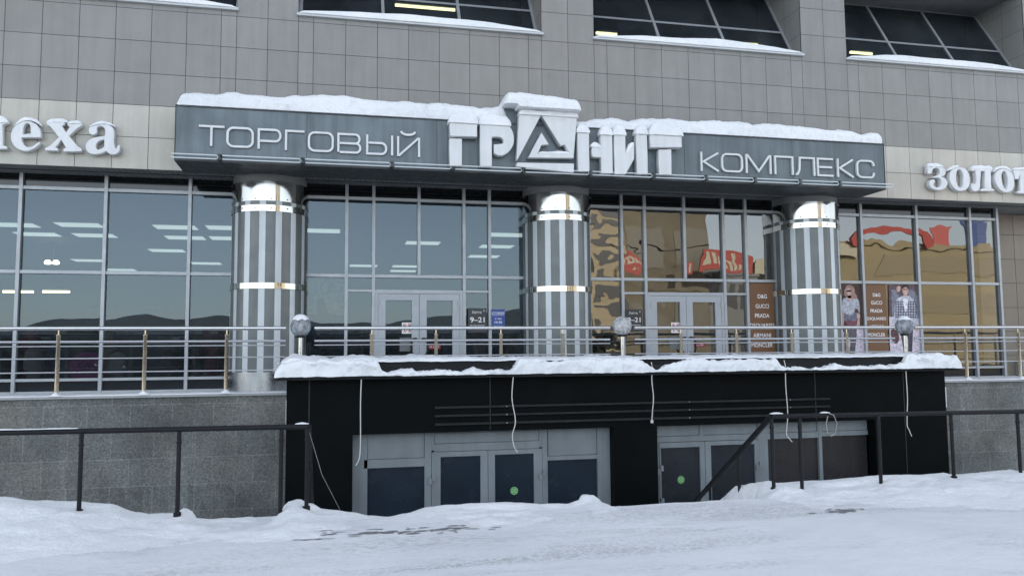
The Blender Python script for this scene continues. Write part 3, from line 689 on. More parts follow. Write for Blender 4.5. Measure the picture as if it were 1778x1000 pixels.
block(V((4.478, 5.005), (4.703, 5.012), (4.703, 5.86), (4.478, 5.86)))
block(V((4.935, 4.985), (5.168, 4.992), (5.168, 5.86), (4.935, 5.86), (4.935, 5.50), (4.80, 5.50), (4.755, 5.46), (4.755, 5.33), (4.785, 5.292), (4.935, 5.292)))
block(V((5.204, 4.98), (5.425, 4.988), (5.605, 5.293), (5.61, 5.607), (5.432, 5.36), (5.432, 5.86), (5.208, 5.86)))
block(V((5.655, 5.0), (5.878, 5.008), (5.878, 5.88), (5.655, 5.88)))
block(V((5.925, 5.522), (6.57, 5.555), (6.57, 5.93), (5.925, 5.93)), 0.20, YL-0.05); block(V((6.108, 5.01), (6.366, 5.018), (6.372, 5.515), (6.112, 5.50)))
# twin neon tubes along the lower edge
xs = [-2.75, -1.93, -0.55, 1.0, 2.1, 3.42, 4.72, 6.0, 7.1, 8.15, 9.15, 10.05, 11.32]
for a, c in zip(xs, xs[1:]):
    tb_ = MB(); sl = -0.0035
    for dz in (5.02, 4.955):
        za, zc = dz+sl*0, dz; tb_.tube([(a+0.05, SY-0.14, za+0.02*0), (c-0.05, SY-0.14, zc)], 0.011, 8)
    tb_.tube([(c-0.05, SY-0.14, 5.02), (c-0.02, SY-0.14, 4.9875), (c-0.05, SY-0.14, 4.955)], 0.011, 8)
    tb_.build('neon_tube', m_simple('unlit_white_tube', (0.62, 0.66, 0.67), 0.3), S, True)
for a in xs[1:-1]:
    br = MB(); br.box(a-0.03, a+0.03, SY-0.15, SY-0.021, 4.945, 4.96); br.box(a-0.03, a+0.03, SY-0.15, SY-0.001, 5.026, 5.04); br.box(a-0.012, a+0.012, SY-0.16, SY-0.12, 4.94, 5.05); br.build('tube_bracket', 'sign_dark', S)

# snow along the sign
def px_prof(tab, Y): return interp([at(a, c, Y) for a, c in tab])
p1 = px_prof([(306, 172), (335, 169), (372, 172), (410, 167), (450, 172), (487, 177), (520, 173), (600, 173), (660, 181), (705, 184), (760, 185), (800, 190), (840, 195), (878, 188), (882, 205)], -0.62)
tag(snow_mass(-2.66, 3.16, -1.0, -0.02, 5.90, lambda x: p1(x)+0.02, 0.03, 0.045, 1.3).build('snow_ridge', 'snow', smooth=True), 'long snow ridge on top of the grey sign over ТОРГОВЫЙ', 'snow')
p2 = px_prof([(1005, 218), (1030, 213), (1060, 211), (1085, 217), (1110, 211), (1160, 212), (1190, 216), (1240, 216), (1290, 218), (1293, 222), (1320, 219), (1370, 225), (1420, 230), (1460, 232), (1480, 239), (1505, 235), (1532, 237)], -0.62)
tag(snow_mass(4.42, 11.2, -1.0, -0.02, 5.90, lambda x: p2(x)+0.02, 0.03, 0.045, 5.1).build('snow_ridge', 'snow', smooth=True), 'long snow ridge on top of the grey sign over НИТ and КОМПЛЕКС', 'snow')
p3 = px_prof([(871, 178), (878, 166), (900, 164), (940, 169), (1000, 178), (1003, 184)], -0.95)
tag(snow_mass(3.04, 4.52, -1.30, -0.22, lambda x: 6.185 if x < 3.3 else 6.135, lambda x: p3(x), 0.025, 0.045, 8.2).build('snow_block', 'snow', smooth=True), 'thick snow block on top of the white triangle emblem', 'snow')
def cap(name, x0, x1, zb, hgt, y0, y1, lab, seed, group='snow caps on the sign letters', slump=0.0):
    o = snow_mass(x0, x1, y0, y1, zb, lambda x: (zb(x) if callable(zb) else zb)+hgt*(0.8+0.35*N(x*5, seed)), 0.025, 0.016, seed, 10).build(name, 'snow', smooth=True)
    return tag(o, lab, 'snow', group)
yf = YL-0.03
cap('snow_clump', 2.02, 2.56, 5.79, 0.26, YL-0.09, -0.9, 'snow draped over the big letter Г beside ТОРГОВЫЙ', 1.1)
cap('snow_clump', 2.58, 3.19, 5.80, 0.27, yf, -0.9, 'snow draped over the big letter Р left of the triangle emblem', 2.1)
cap('snow_clump', 3.34, 4.49, 6.03, 0.15, yf-0.01, -0.95, 'snow lip hanging over the top face of the triangle emblem', 2.6)
cap('snow_clump', 4.46, 4.72, 5.75, 0.22, yf, -0.9, 'snow on the left stem of the big letter Н right of the emblem', 3.3)
cap('snow_clump', 4.92, 5.185, 5.73, 0.26, yf, -0.9, 'snow on the right stem of the big letter Н', 4.4)
cap('snow_clump', 5.19, 5.45, 5.74, 0.26, yf, -0.9, 'snow on the left stem of the big letter И', 5.5)
cap('snow_clump', 5.64, 5.90, 5.78, 0.23, yf, -0.9, 'snow on the right stem of the big letter И', 6.2)
cap('snow_clump', 5.91, 6.60, 5.77, 0.27, YL-0.09, -0.9, 'snow draped over the big letter Т beside КОМПЛЕКС', 7.4)
cap('snow_clump', 4.74, 4.94, 5.485, 0.13, yf+0.01, -0.95, 'snow lump on the crossbar of the big letter Н', 8.4)
cap('snow_clump', 5.43, 5.60, lambda x: 5.36+1.35*(x-5.43), 0.12, yf+0.02, -0.95, 'snow wedge on the slanting stroke of the big letter И', 8.9)
cap('snow_clump', 3.72, 4.34, lambda x: 5.318+0.03*(x-3.7), 0.075, yf+0.04, -0.95, 'snow inside the triangle emblem along its lower stroke', 9.6)
# ================================================================== SERIF LETTER SIGNS
def z1(x, y): return at(x/7.691, 180+y/7.691, -0.13)
def z2(x, y): return at(1590+x/9.09, 250+y/9.09, -0.13)
def trace(cs, f): return [[(*f(p[0], p[1]), p[2] if len(p) > 2 else 0) for p in c] for c in cs]
c1 = 1
LE = {'е': [[(550, 458, c1), (547, 380), (515, 310), (450, 260), (370, 238), (280, 252), (200, 312), (157, 390), (150, 460), (175, 540), (230, 602), (300, 632), (370, 638), (440, 615), (500, 575), (550, 530, c1), (518, 515, c1), (470, 558), (420, 580), (360, 580), (315, 540), (295, 490), (292, 458, c1)], [(310, 415, c1), (315, 340), (340, 285), (368, 267), (398, 285), (413, 350), (415, 405, c1)]],
 'х': [[(625, 250, c1), (870, 250, c1), (870, 285, c1), (830, 305, c1), (885, 390, c1), (935, 320, c1), (905, 292, c1), (905, 258, c1), (1095, 262, c1), (1095, 302, c1), (1040, 332, c1), (925, 435, c1), (1030, 565, c1), (1095, 605, c1), (1095, 645, c1), (850, 643, c1), (850, 610, c1), (885, 592, c1), (820, 490, c1), (740, 590, c1), (780, 605, c1), (780, 635, c1), (605, 628, c1), (605, 598, c1), (660, 575, c1), (790, 455, c1), (665, 300, c1), (625, 285, c1)]],
 'а': [[(1190, 365), (1212, 312), (1280, 285), (1370, 280), (1460, 292), (1512, 330), (1530, 400, c1), (1535, 570), (1552, 600), (1580, 560), (1600, 560), (1608, 590), (1595, 645), (1545, 682), (1480, 680), (1420, 640, c1), (1360, 668), (1270, 683), (1190, 662), (1148, 600), (1165, 522), (1240, 467), (1330, 446), (1405, 432, c1), (1400, 345), (1370, 312), (1312, 314), (1298, 340), (1300, 388), (1260, 420), (1210, 410)], [(1393, 485, c1), (1330, 505), (1288, 562), (1302, 613), (1350, 608), (1397, 575, c1)]],
 'м': [[(100, 205, c1), (100, 262, c1), (40, 290, c1), (40, 560, c1), (95, 575, c1), (95, 612, c1), (-150, 605, c1), (-150, 570, c1), (-95, 555, c1), (-95, 380, c1), (-190, 600, c1), (-240, 600, c1), (-340, 360, c1), (-340, 550, c1), (-290, 565, c1), (-290, 600, c1), (-450, 595, c1), (-450, 560, c1), (-400, 545, c1), (-400, 270, c1), (-450, 255, c1), (-450, 205, c1), (-260, 205, c1), (-180, 420, c1), (-95, 205, c1)]]}
W1 = thing('letter_sign', 'white serif channel letters of the word меха on the beige band at the left', 'sign', (-5, -0.1, 5.1))
for k, cs in LE.items(): curve_mesh('letter', trace(cs, z1), -0.15, 0.125, 'whitelet', W1, 0.008)
RE = {'з': [[(180, 350, c1), (235, 368), (300, 348), (400, 362), (463, 430), (455, 490), (395, 522, c1), (468, 555), (493, 620), (468, 690), (400, 725), (300, 725), (217, 672), (212, 600), (242, 567), (280, 567), (295, 600), (275, 640), (300, 680), (340, 690), (385, 660), (393, 600), (370, 550), (310, 537), (255, 537, c1), (255, 520, c1), (320, 505), (365, 470), (370, 420), (330, 387), (290, 387), (255, 420), (240, 475, c1), (180, 475, c1)]],
 'о': [[(690, 372), (800, 422), (845, 560), (820, 690), (730, 743), (640, 733), (560, 650), (527, 540), (550, 430), (610, 387)], [(680, 407), (735, 470), (743, 580), (720, 678), (680, 688), (642, 620), (632, 520), (645, 430)]],
 'л': [[(870, 395, c1), (1200, 400, c1), (1200, 432, c1), (1175, 440, c1), (1185, 705, c1), (1232, 718, c1), (1232, 746, c1), (1015, 746, c1), (1015, 716, c1), (1085, 705, c1), (1080, 435, c1), (1020, 430, c1), (1010, 600), (1003, 700), (960, 748), (890, 735), (870, 680), (880, 622, c1), (928, 640, c1), (945, 600), (935, 430, c1), (870, 428, c1)]],
 'о2': [[(1385, 392), (1500, 450), (1545, 580), (1525, 720), (1440, 768), (1340, 738), (1270, 650), (1242, 560), (1260, 450), (1310, 407)], [(1390, 432), (1430, 500), (1443, 600), (1430, 690), (1410, 718), (1372, 660), (1347, 560), (1357, 460)]],
 'т': [[(1530, 405, c1), (1990, 430, c1), (2000, 580, c1), (1950, 580, c1), (1930, 480, c1), (1850, 470, c1), (1855, 755, c1), (1910, 768, c1), (1910, 798, c1), (1600, 780, c1), (1600, 752, c1), (1645, 738, c1), (1640, 480, c1), (1610, 560, c1), (1560, 560, c1)]]}
W2 = thing('letter_sign', 'white serif channel letters золот on the beige band at the right', 'sign', (14, -0.1, 5.1))
for k, cs in RE.items(): curve_mesh('letter', trace(cs, z2), -0.15, 0.125, 'whitelet', W2, 0.008)
def serif_cap(f, x0, x1, yt, hpx, lab, seed):
    (a, zt0), (c, _) = f(x0, yt(x0)), f(x1, yt(x1))
    hh = abs(f(x0, 0)[1]-f(x0, hpx)[1])
    zb = lambda X: f(0, yt(x0+(x1-x0)*(X-a)/(c-a)))[1] if False else f(x0+(x1-x0)*(X-a)/(c-a), yt(x0+(x1-x0)*(X-a)/(c-a)))[1]
    cap('snow_clump', a, c, zb, hh, -0.165, -0.03, lab, seed, 'snow caps on the serif letters')
arcf = lambda xa, xb, ya, ym: (lambda x: ya-(ya-ym)*(1-((2*(x-xa)/(xb-xa))-1)**2))
serif_cap(z1, -150, 105, lambda x: 262, 105, 'snow cap on the cut-off letter м at the left edge', 11)
serif_cap(z1, 200, 552, arcf(200, 552, 305, 232), 55, 'snow cap on the letter е of меха', 12)
serif_cap(z1, 630, 905, lambda x: 258, 72, 'snow cap on the left arm of the letter х of меха', 13)
serif_cap(z1, 912, 1092, lambda x: 272, 72, 'snow cap on the right arm of the letter х of меха', 14)
serif_cap(z1, 1205, 1540, arcf(1205, 1540, 318, 278), 48, 'snow cap on the letter а of меха', 15)
serif_cap(z2, 178, 420, lambda x: 362+0.02*(x-178), 75, 'snow cap on the letter з of золот', 16)
serif_cap(z2, 495, 670, lambda x: 432-0.42*(x-495), 62, 'snow cap on the shoulder of the first letter о of золот', 17)
serif_cap(z2, 868, 1205, lambda x: 402, 75, 'snow cap on the letter л of золот', 18)
serif_cap(z2, 1222, 1505, arcf(1222, 1505, 450, 388), 50, 'snow cap on the second letter о of золот', 19)
serif_cap(z2, 1530, 1990, lambda x: 412, 50, 'snow cap on the letter т at the right edge', 20)

# ================================================================== BASEMENT ENTRANCE
YW = -3.25
E = thing('basement_entrance', 'black entrance block under the terrace with grey framed doors and dark canopy', 'entrance', (4.9, -3.2, -1.7))
bw = MB(); X0, X1 = -0.65, 10.44; ZO = 0.428
for a, c in ((X0, 0.296), (4.33, 5.06), (9.02, X1)): bw.box(a, c, YW, -1.75, PZ-0.05, ZO)
bw.box(X0, X1, YW, -1.75, ZO, 1.27)
bw.build('wall', 'black', E)
for x in (-0.33, 2.35, 5.0, 7.9, 9.6): MB().box(x-0.008, x+0.008, YW-0.006, YW-0.001, ZO+0.02 if x > 0 and x < 9 else PZ, 1.24).build('cladding_seam', m_simple('near_black_seam', (0.009, 0.011, 0.012), 0.6), E)
for z, zz in ((0.80, 0.032), (0.675, 0.03), (0.55, 0.034)):
    MB().box(1.5, 8.15, YW-0.045, YW-0.002, z-zz/2, z+zz/2).build('mounting_bar', 'blackbar', E)
nb = MB()
for x in (2.6, 5.6, 7.4): 
    for z in (0.80, 0.675, 0.55): nb.box(x-0.007, x+0.007, YW-0.055, YW-0.046, z-0.007, z+0.007)
nb.build('bolts', 'alu', E)
cn = MB(); cn.box(-0.77, 10.52, -3.50, -1.5, 1.245, 1.292); cb_ = cn.build('canopy', 'fascia', E)
fa = MB(); fa.prism([(-0.70, 1.292), (10.47, 1.292), (10.47, 1.50), (-0.70, 1.50)], -3.38, -3.33); fa.build('fascia', 'fascia', cb_)
for xb in (0.42, 2.62, 4.92, 7.22, 9.42):
    MB().box(xb-0.10, xb+0.12, -3.475, -3.385, 1.31, 1.40).build('bracket', 'blackbar', cb_)
# doors
YD = -3.0
def bxz(b, x0, x1, z0, z1, y0=YD-0.05, y1=YD+0.05): b.box(x0, x1, y0, y1, z0, z1)
def entrance(x0, x1, vmain, panels, glazed, leaves, sticker):
    zt = 0.425; zb = PZ
    fr = MB()
    for a, c in vmain: bxz(fr, a, c, zb, zt)
    for a, c, z0, z1 in leaves: bxz(fr, a, c, z0, z1, YD-0.044, YD+0.04)
    f = fr.build('door_frame', 'doorgrey', E)
    for a, c, z0, z1 in panels:
        p = MB(); bxz(p, a+0.006, c-0.006, z0+0.006, z1-0.006, YD-0.035, YD+0.03); p.build('panel', 'doorgrey', f)
    for a, c, z0, z1, kind in glazed:
        q = MB(); s = 0.0
        MB().quad((a, YD, z0), (c, YD, z0), (c, YD, z1), (a, YD, z1)).build('pane', kind, f)
    return f
def door_leaf(x0, x1, zt, gl, hinge, kind='lowglass'):
    """gl=(gx0,gx1,gz_top)"""
    d = MB(); zb = PZ+0.02; y0, y1 = YD-0.06, YD+0.02
    d.box(x0, gl[0], y0, y1, zb, zt); d.box(gl[1], x1, y0, y1, zb, zt); d.box(gl[0], gl[1], y0, y1, gl[2], zt); d.box(gl[0], gl[1], y0, y1, zb, zb+0.25)
    o = d.build('door', 'doorgrey', E)
    MB().quad((gl[0], YD-0.03, zb+.25), (gl[1], YD-0.03, zb+.25), (gl[1], YD-0.03, gl[2]), (gl[0], YD-0.03, gl[2])).build('pane', kind, o)
    hx = x0 if hinge < 0 else x1
    for hz in (-0.26, -0.78, -1.3):
        hb = MB(); hb.box(hx-0.055, hx-0.003, y0-0.028, y0-0.001, hz-0.10, hz-0.01); hb.box(hx+0.003, hx+0.055, y0-0.028, y0-0.001, hz-0.05, hz+0.04); hb.build('hinge', 'doorgrey', o)
    return o
f1 = entrance(0.30, 4.374, [(0.30, 0.375), (0.40, 0.47), (1.372, 1.475), (3.215, 3.30), (4.12, 4.20), (4.225, 4.374)],
    [(0.52, 1.372, 0.035, 0.415), (1.52, 3.17, 0.235, 0.40), (3.31, 4.12, -0.01, 0.41)],
    [(0.505, 1.372, PZ+.3, -0.09, 'lowglass'), (3.30, 4.12, PZ+.3, -0.075, 'lowglass')],
    [(0.47, 0.52, PZ, 0.425), (0.47, 1.372, -0.09, 0.035), (1.475, 1.52, 0.14, 0.425), (3.17, 3.215, 0.14, 0.425), (1.52, 3.17, 0.12, 0.235), (1.52, 3.17, 0.40, 0.425), (3.30, 4.12, -0.075, -0.01), (0.375, 0.40, PZ, 0.42), (4.20, 4.225, PZ, 0.42), (0.47, 1.372, PZ, PZ+.3), (3.30, 4.12, PZ, PZ+.3)], None)
dA = door_leaf(1.48, 2.345, 0.115, (1.614, 2.23, 0.04), -1); dB = door_leaf(2.352, 3.21, 0.115, (2.457, 3.075, 0.045), 1)
f2 = entrance(5.06, 9.02, [(5.06, 5.165), (6.93, 7.11), (8.065, 8.125), (9.05-.03, 9.06)],
    [(5.165, 5.885, 0.235, 0.41), (5.95, 6.93, 0.235, 0.41), (7.11, 8.04, 0.235, 0.41), (8.11, 9.02, 0.235, 0.41)],
    [(7.11, 8.065, PZ+.3, 0.135, 'lowbrown'), (8.125, 9.02, PZ+.3, 0.155, 'lowbrown')],
    [(5.165, 6.93, 0.145, 0.235), (5.885, 5.95, 0.235, 0.425), (7.11, 8.065, 0.135, 0.235), (8.125, 9.02, 0.155, 0.235), (8.04, 8.065, .235, .425), (8.125-.0, 8.127, .235, .425), (7.11, 8.065, PZ, PZ+.3), (8.125, 9.02, PZ, PZ+.3)], None)
dC = door_leaf(5.17, 5.962, 0.138, (5.195, 5.875, 0.055), -1, 'lowdark'); dD = door_leaf(5.97, 6.925, 0.138, (6.072, 6.86, 0.07), 1, 'lowdark')
for d, x, z in ((dB, at(892, 851, YD)[0], at(892, 851, YD)[1]), (dC, at(1181, 832, YD)[0], at(1181, 832, YD)[1])):
    sk = MB(); sk.prism([(x+0.062*math.cos(2*math.pi*k/28), z+0.062*math.sin(2*math.pi*k/28)) for k in range(28)], YD-0.034, YD-0.0315)
    s_ = sk.build('sticker', m_simple('green_sticker', (0.09, 0.30, 0.07)), d)
    p = MB()
    for q in range(24):
        a0, a1 = 2*math.pi*q/24, 2*math.pi*(q+1)/24
        p.quad(*[(x+r_*math.cos(t), YD-0.0355, z+r_*math.sin(t)) for r_, t in ((0.055, a0), (0.055, a1), (0.05, a1), (0.05, a0))])
    for dz in (0.02, 0.0, -0.02): p.quad((x-.035, YD-0.0355, z+dz-.004), (x+.035, YD-0.0355, z+dz-.004), (x+.035, YD-0.0355, z+dz+.004), (x-.035, YD-0.0355, z+dz+.004))
    p.build('sticker_print', m_simple('pale_green_print', (0.35, 0.55, 0.30)), d)
ib = MB(); ib.box(0.0, 9.4, -1.85, -1.8, PZ, 0.45); ib.box(0.0, 9.4, -2.9, -1.85, PZ-.03, PZ+.01)
ib.build('lobby', 'intdark', E)
for a, c in ((7.13, 8.055), (8.135, 9.0)): MB().box(a, c, -2.90, -2.89, PZ+0.1, 0.13).build('blind', m_simple('brown_blind', (0.065, 0.045, 0.042), 0.9), E)
# snow on the canopy
tp = px_prof([(484, 640), (490, 625), (505, 617), (540, 619), (580, 622), (620, 618), (680, 620), (735, 617), (800, 620), (860, 621), (920, 620), (1000, 620), (1060, 618), (1130, 620), (1250, 617), (1330, 616), (1450, 615), (1540, 615), (1600, 613), (1640, 614), (1652, 622)], -3.3)
tag(snow_mass(-0.78, 10.53, -3.44, -1.55, 1.49, lambda x: tp(x)+0.012*N(x*2.2, 3), 0.03, 0.035, 3.0).build('snow_layer', 'snow', smooth=True), 'snow layer covering the roof of the black entrance canopy', 'snow')
lipt = interp([(-0.8, 1.48), (-0.2, 1.53), (0.45, 1.53), (0.62, 1.50), (0.72, 1.36), (1.1, 1.375), (1.6, 1.35), (2.0, 1.35), (2.35, 1.355), (2.6, 1.37), (2.78, 1.50), (3.5, 1.50), (4.2, 1.505), (4.65, 1.50), (4.8, 1.42), (4.95, 1.34), (5.2, 1.41), (5.6, 1.49), (6.2, 1.46), (6.8, 1.48), (7.0, 1.47), (7.2, 1.345), (7.5, 1.325), (7.7, 1.31), (8.0, 1.36), (8.6, 1.34), (9.1, 1.36), (9.4, 1.38), (9.55, 1.53), (10.52, 1.52)])
tag(snow_mass(-0.80, 10.54, -3.56, -3.37, 1.290, lambda x: lipt(x)+0.03*N(x*4.1, 8)+0.022*N(x*11, 2)+0.012*N(x*25, 4), 0.02, 0.04, 6.0, 22).build('snow_lip', 'snow', smooth=True), 'ragged snow lip along the front edge of the black canopy', 'snow')
# hanging cables
cab = [([(628, 645), (626, 700), (626, 765), (624, 795), (618, 808)], 'thin white cable hanging at the left above the grey sidelight'),
       ([(892, 648), (889, 690), (895, 730), (890, 755), (893, 775), (899, 785)], 'thin white cable hanging in front of the left double door'),
       ([(1133, 640), (1132, 660), (1135, 690), (1133, 715), (1132, 729)], 'short white cable ending in a plug above the black pier'),
       ([(1364, 636), (1365, 675), (1368, 715), (1366, 752), (1370, 760), (1376, 767)], 'thin white cable hanging by the top of the sloping handrail'),
       ([(1573, 640), (1576, 690), (1575, 735), (1578, 745), (1583, 757)], 'thin white cable hanging in front of the black wall at the right')]
for pts, lb in cab:
    P_ = [(*at(a, c, YW-0.24), 0) for a, c in pts]
    fine = []
    for i in range(len(P_)-1):
        p0, p1_, p2_, p3_ = P_[max(i-1, 0)], P_[i], P_[i+1], P_[min(i+2, len(P_)-1)]
        for k in range(5):
            t = k/5; fine.append(tuple(0.5*((2*p1_[j])+(-p0[j]+p2_[j])*t+(2*p0[j]-5*p1_[j]+4*p2_[j]-p3_[j])*t*t+(-p0[j]+3*p1_[j]-3*p2_[j]+p3_[j])*t**3) for j in (0, 1)))
    fine.append(P_[-1][:2])
    b = MB(); pth = [(x, YW-0.235+0.01*N(x, z*3), z) for x, z in fine]
    pth = [(pth[0][0], YW-0.20, pth[0][2]+0.10)]+pth
    b.tube(pth, 0.0075, 6)
    if 'plug' in lb: b.tube([pth[-1], (pth[-1][0], pth[-1][1], pth[-1][2]-0.045)], 0.022, 8)
    tag(b.build('hanging_cable', 'cable', smooth=True), lb, 'cable')

# ================================================================== STEEL TERRACE RAILING
YR = -1.65
def railing(x0, x1, posts, label, lower):
    t = thing('steel_railing', label, 'railing', ((x0+x1)/2, YR, 1.0))
    zt = 2.045
    MB().tube([(x0, YR, zt), (x1, YR, zt)], 0.032, 12).build('top_rail', 'steel', t, True)
    for z, r in ((1.835, 0.02), (1.765, 0.010)) + (((1.575, 0.011), (1.362, 0.011))):
        MB().tube([(x0-0.0, YR, z), (x1, YR, z)], r, 8).build('rail_bar', 'steel', t, True)
    for x in posts:
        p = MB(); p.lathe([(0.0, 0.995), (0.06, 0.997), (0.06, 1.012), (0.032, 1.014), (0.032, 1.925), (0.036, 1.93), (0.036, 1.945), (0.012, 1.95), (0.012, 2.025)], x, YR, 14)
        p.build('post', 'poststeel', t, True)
        if x < -0.7 or x > 11:
            tag(snow_mass(x-0.09, x+0.09, YR-0.08, YR+0.07, 0.997, lambda X, x=x: 1.02+0.05*max(0, 1-abs(X-x)/0.09), 0.02, 0.01, x, 8).build('snow_heap', 'snow', smooth=True),
                'tiny snow heap round the foot of a steel railing post', 'snow', 'snow heaps at the railing post feet')
railing(-9.0, -0.76, [-8.0, -6.68, -5.42, -4.166, -2.911, -1.681], 'stainless steel railing along the left terrace ending by the left column', True)
railing(-0.30, 4.86, [0.635, 1.722, 2.858, 3.982], 'stainless steel railing in front of the left glass doors between two globe lamps', False)
railing(5.33, 10.72, [6.228, 7.344, 8.486, 9.666], 'stainless steel railing in front of the right glass doors and brown posters', False)
railing(11.17, 19, [12.337, 13.6, 14.9, 16.2, 17.5], 'stainless steel railing along the right end of the terrace', True)
# globe lamps
gg = glass_mat('globe_glass', 0.01, (0.72, 0.74, 0.76), 1.35, 6.0)
nt = gg.node_tree; df = nt.nodes.new('ShaderNodeBsdfDiffuse'); df.inputs[0].default_value = (0.6, 0.62, 0.65, 1); m2 = nt.nodes.new('ShaderNodeMixShader')
tcg = nt.nodes.new('ShaderNodeTexCoord'); nt.links.new(ramp(nt, nz(nt, tcg.outputs['Object'], 14, 6, 0.75), [(0.35, 0.12), (0.65, 0.5)]), m2.inputs[0])
og = nt.nodes['Material Output']; src = og.inputs[0].links[0].from_socket; nt.links.new(src, m2.inputs[1]); nt.links.new(df.outputs[0], m2.inputs[2]); nt.links.new(m2.outputs[0], og.inputs[0])
fz, nt, b_n, Pn = mat('frosted_snow_globe', (0.40, 0.42, 0.44), 0.5); nt.links.new(ramp(nt, nz(nt, Pn, 16, 7, 0.75), [(0.35, 0.16), (0.65, 0.62)]), b_n.inputs['Base Color'])
for i, (x, lb) in enumerate(((-0.525, 'glass globe lamp with snow on top beside the left column'), (5.094, 'frosted snow-covered globe lamp in front of the black 9-21 plate'), (10.951, 'glass globe lamp with snow cap in front of the man poster'))):
    t = thing('globe_lamp', lb, 'lamp', (x, YR, 1.0)); z = 2.07; r = 0.168
    MB().lathe([(0.0, 0.995), (0.07, 0.997), (0.07, 1.01), (0.036, 1.012), (0.036, 1.89)], x, YR, 16).build('pole', 'steel', t, True)
    MB().lathe([(0.036, 1.885), (0.085, 1.89), (0.085, 1.915), (0.045, 1.92), (0.04, 1.985), (0, 1.99)], x, YR, 20).build('collar', 'blackbar', t, True)
    MB().lathe([(0, 1.99), (0.03, 1.992), (0.04, 2.05), (0.032, 2.10), (0, 2.115)], x, YR, 12).build('bulb', m_simple('white_bulb', (0.7, 0.7, 0.7), 0.3), t, True)
    MB().lathe([(max(0.001, r*math.cos(R(a))), z+r*math.sin(R(a))) for a in range(-62, 91, 8)]+[(0.001, z+r)], x, YR, 32).build('globe', fz if i == 1 else gg, t, True)
    sh_ = 0.012 if i == 1 else 0.03
    cp = MB(); vs = []; nr, nn = 7, 28
    lim = 100 if i == 1 else (50 if i == 0 else 46)
    for q in range(nr+1):
        for k in range(nn):
            th = R(lim)*q/nr; ph = 2*math.pi*k/nn
            rr = r+sh_*(1-0.8*(q/nr)**3)*(1+0.5*N(3*math.cos(ph)+i*5, 3*math.sin(ph), q*0.5))
            th2 = th*(1+0.22*N(2*math.cos(ph)+i*9, 2*math.sin(ph)))
            vs.append((x+rr*math.sin(th2)*math.cos(ph), YR+rr*math.sin(th2)*math.sin(ph), z+rr*math.cos(th2)))
    cp.add(vs, [(q*nn+k, q*nn+(k+1) % nn, (q+1)*nn+(k+1) % nn, (q+1)*nn+k) for q in range(nr) for k in range(nn)])
    tag(cp.build('snow_clump', 'snow' if i != 1 else fz, smooth=True), ('snow cap on the globe lamp by the left column', 'frozen snow crust on the middle globe lamp', 'snow cap on the globe lamp before the man poster')[i], 'snow')

# ================================================================== BLACK HANDRAILS
YH = -7.0
def handrail(x0, x1, posts, label, zr, slope, diag):
    t = thing('handrail', label, 'handrail', ((x0+x1)/2, YH, 0))
    zf = lambda x: zr+slope*(x-x0)
    MB().tube([(x0, YH, zf(x0)), (x1, YH, zf(x1))], 0.026, 12).build('top_rail', 'rail_black', t, True)
    for x, zb in posts:
        p = MB(); z1_ = zf(x); p.tube([(x, YH, zb), (x, YH, z1_-0.02)], 0.021, 10); p.tube([(x, YH, zb-0.01), (x, YH, zb+0.045)], 0.036, 10)
        p.tube([(x, YH, z1_-0.14), (x, YH, z1_-0.115)], 0.026, 10)
        p.build('post', 'rail_black', t, True)
    if diag:
        x, zs = diag; z0_ = zf(x)
        MB().tube([(x, YH, z0_), (x, -4.2, z0_-0.64*2.8)], 0.034, 10).build('sloping_rail', 'rail_black', t, True)
        for y in (-6.2, -5.4, -4.6): MB().tube([(x, y, z0_-0.64*(y-YH)-0.02), (x, y, max(PZ, GZ-0.66*(y-YH)-0.05))], 0.021, 8).build('stair_post', 'rail_black', t, True)
    return t
handrail(-9, -0.235, [(-8.0, 0.1), (-6.9, 0.12), (-5.8, 0.12), (-4.5, 0.14), (-3.35, 0.15), (-2.315, 0.13), (-1.447, 0.06), (-0.492, -0.01), (-0.242, 0.06)], 'black pipe handrail standing in the snow bank left of the basement steps', 0.94, -0.006, (-0.235, 0))
handrail(4.891, 14, [(4.891, 0.02), (5.247, -0.08), (6.276, -0.10), (7.275, 0.05), (8.227, 0.0), (9.4, 0), (10.6, 0), (11.8, 0)], 'black pipe handrail with sloping end right of the basement steps', 0.862, -0.008, (4.891, 0))
b = MB(); p0, p1_ = at(537, 743, YH), at(590, 884, -6.0)
b.tube([(-0.235, YH, p0[1]), (-0.1, -6.6, 0.35), (p1_[0], -6.0, p1_[1])], 0.0035, 6)
tag(b.build('wire', m_simple('grey_rope', (0.30, 0.29, 0.27), 0.8)), 'thin slanting wire tied to the end of the left black handrail', 'wire')
b = MB(); q = [at(a, c, YH-0.03) for a, c in ((1440, 718), (1447, 720), (1453, 735), (1450, 752), (1443, 757), (1437, 752), (1434, 735), (1437, 722))]
b.tube([(x, YH-0.035, z) for x, z in q], 0.0055, 6)
tag(b.build('rope_loop', m_simple('grey_rope', (0.30, 0.29, 0.27), 0.8), smooth=True), 'small loop of pale rope tied round the right black handrail', 'rope')
for x0, x1, lb, s in ((-0.36, -0.23, 'crumb of snow on the end of the left black handrail', 1), (4.88, 5.03, 'crumb of snow on the corner of the right black handrail', 2), (5.52, 5.63, 'crumb of snow on the right black handrail above the rope loop', 3), (-9, -2.35, 'thin snow film along the left black handrail', 4)):
    zf = (lambda x: 0.94-0.006*(x+9)+0.026) if x0 < 3 else (lambda x: 0.862-0.008*(x-4.891)+0.026)
    tag(snow_mass(x0, x1, YH-0.022, YH+0.022, zf, lambda x, zf=zf: zf(x)+(0.02 if x1-x0 < 1 else 0.008), 0.03, 0.005, s, 6).build('snow_crumb', 'snow', smooth=True), lb, 'snow')

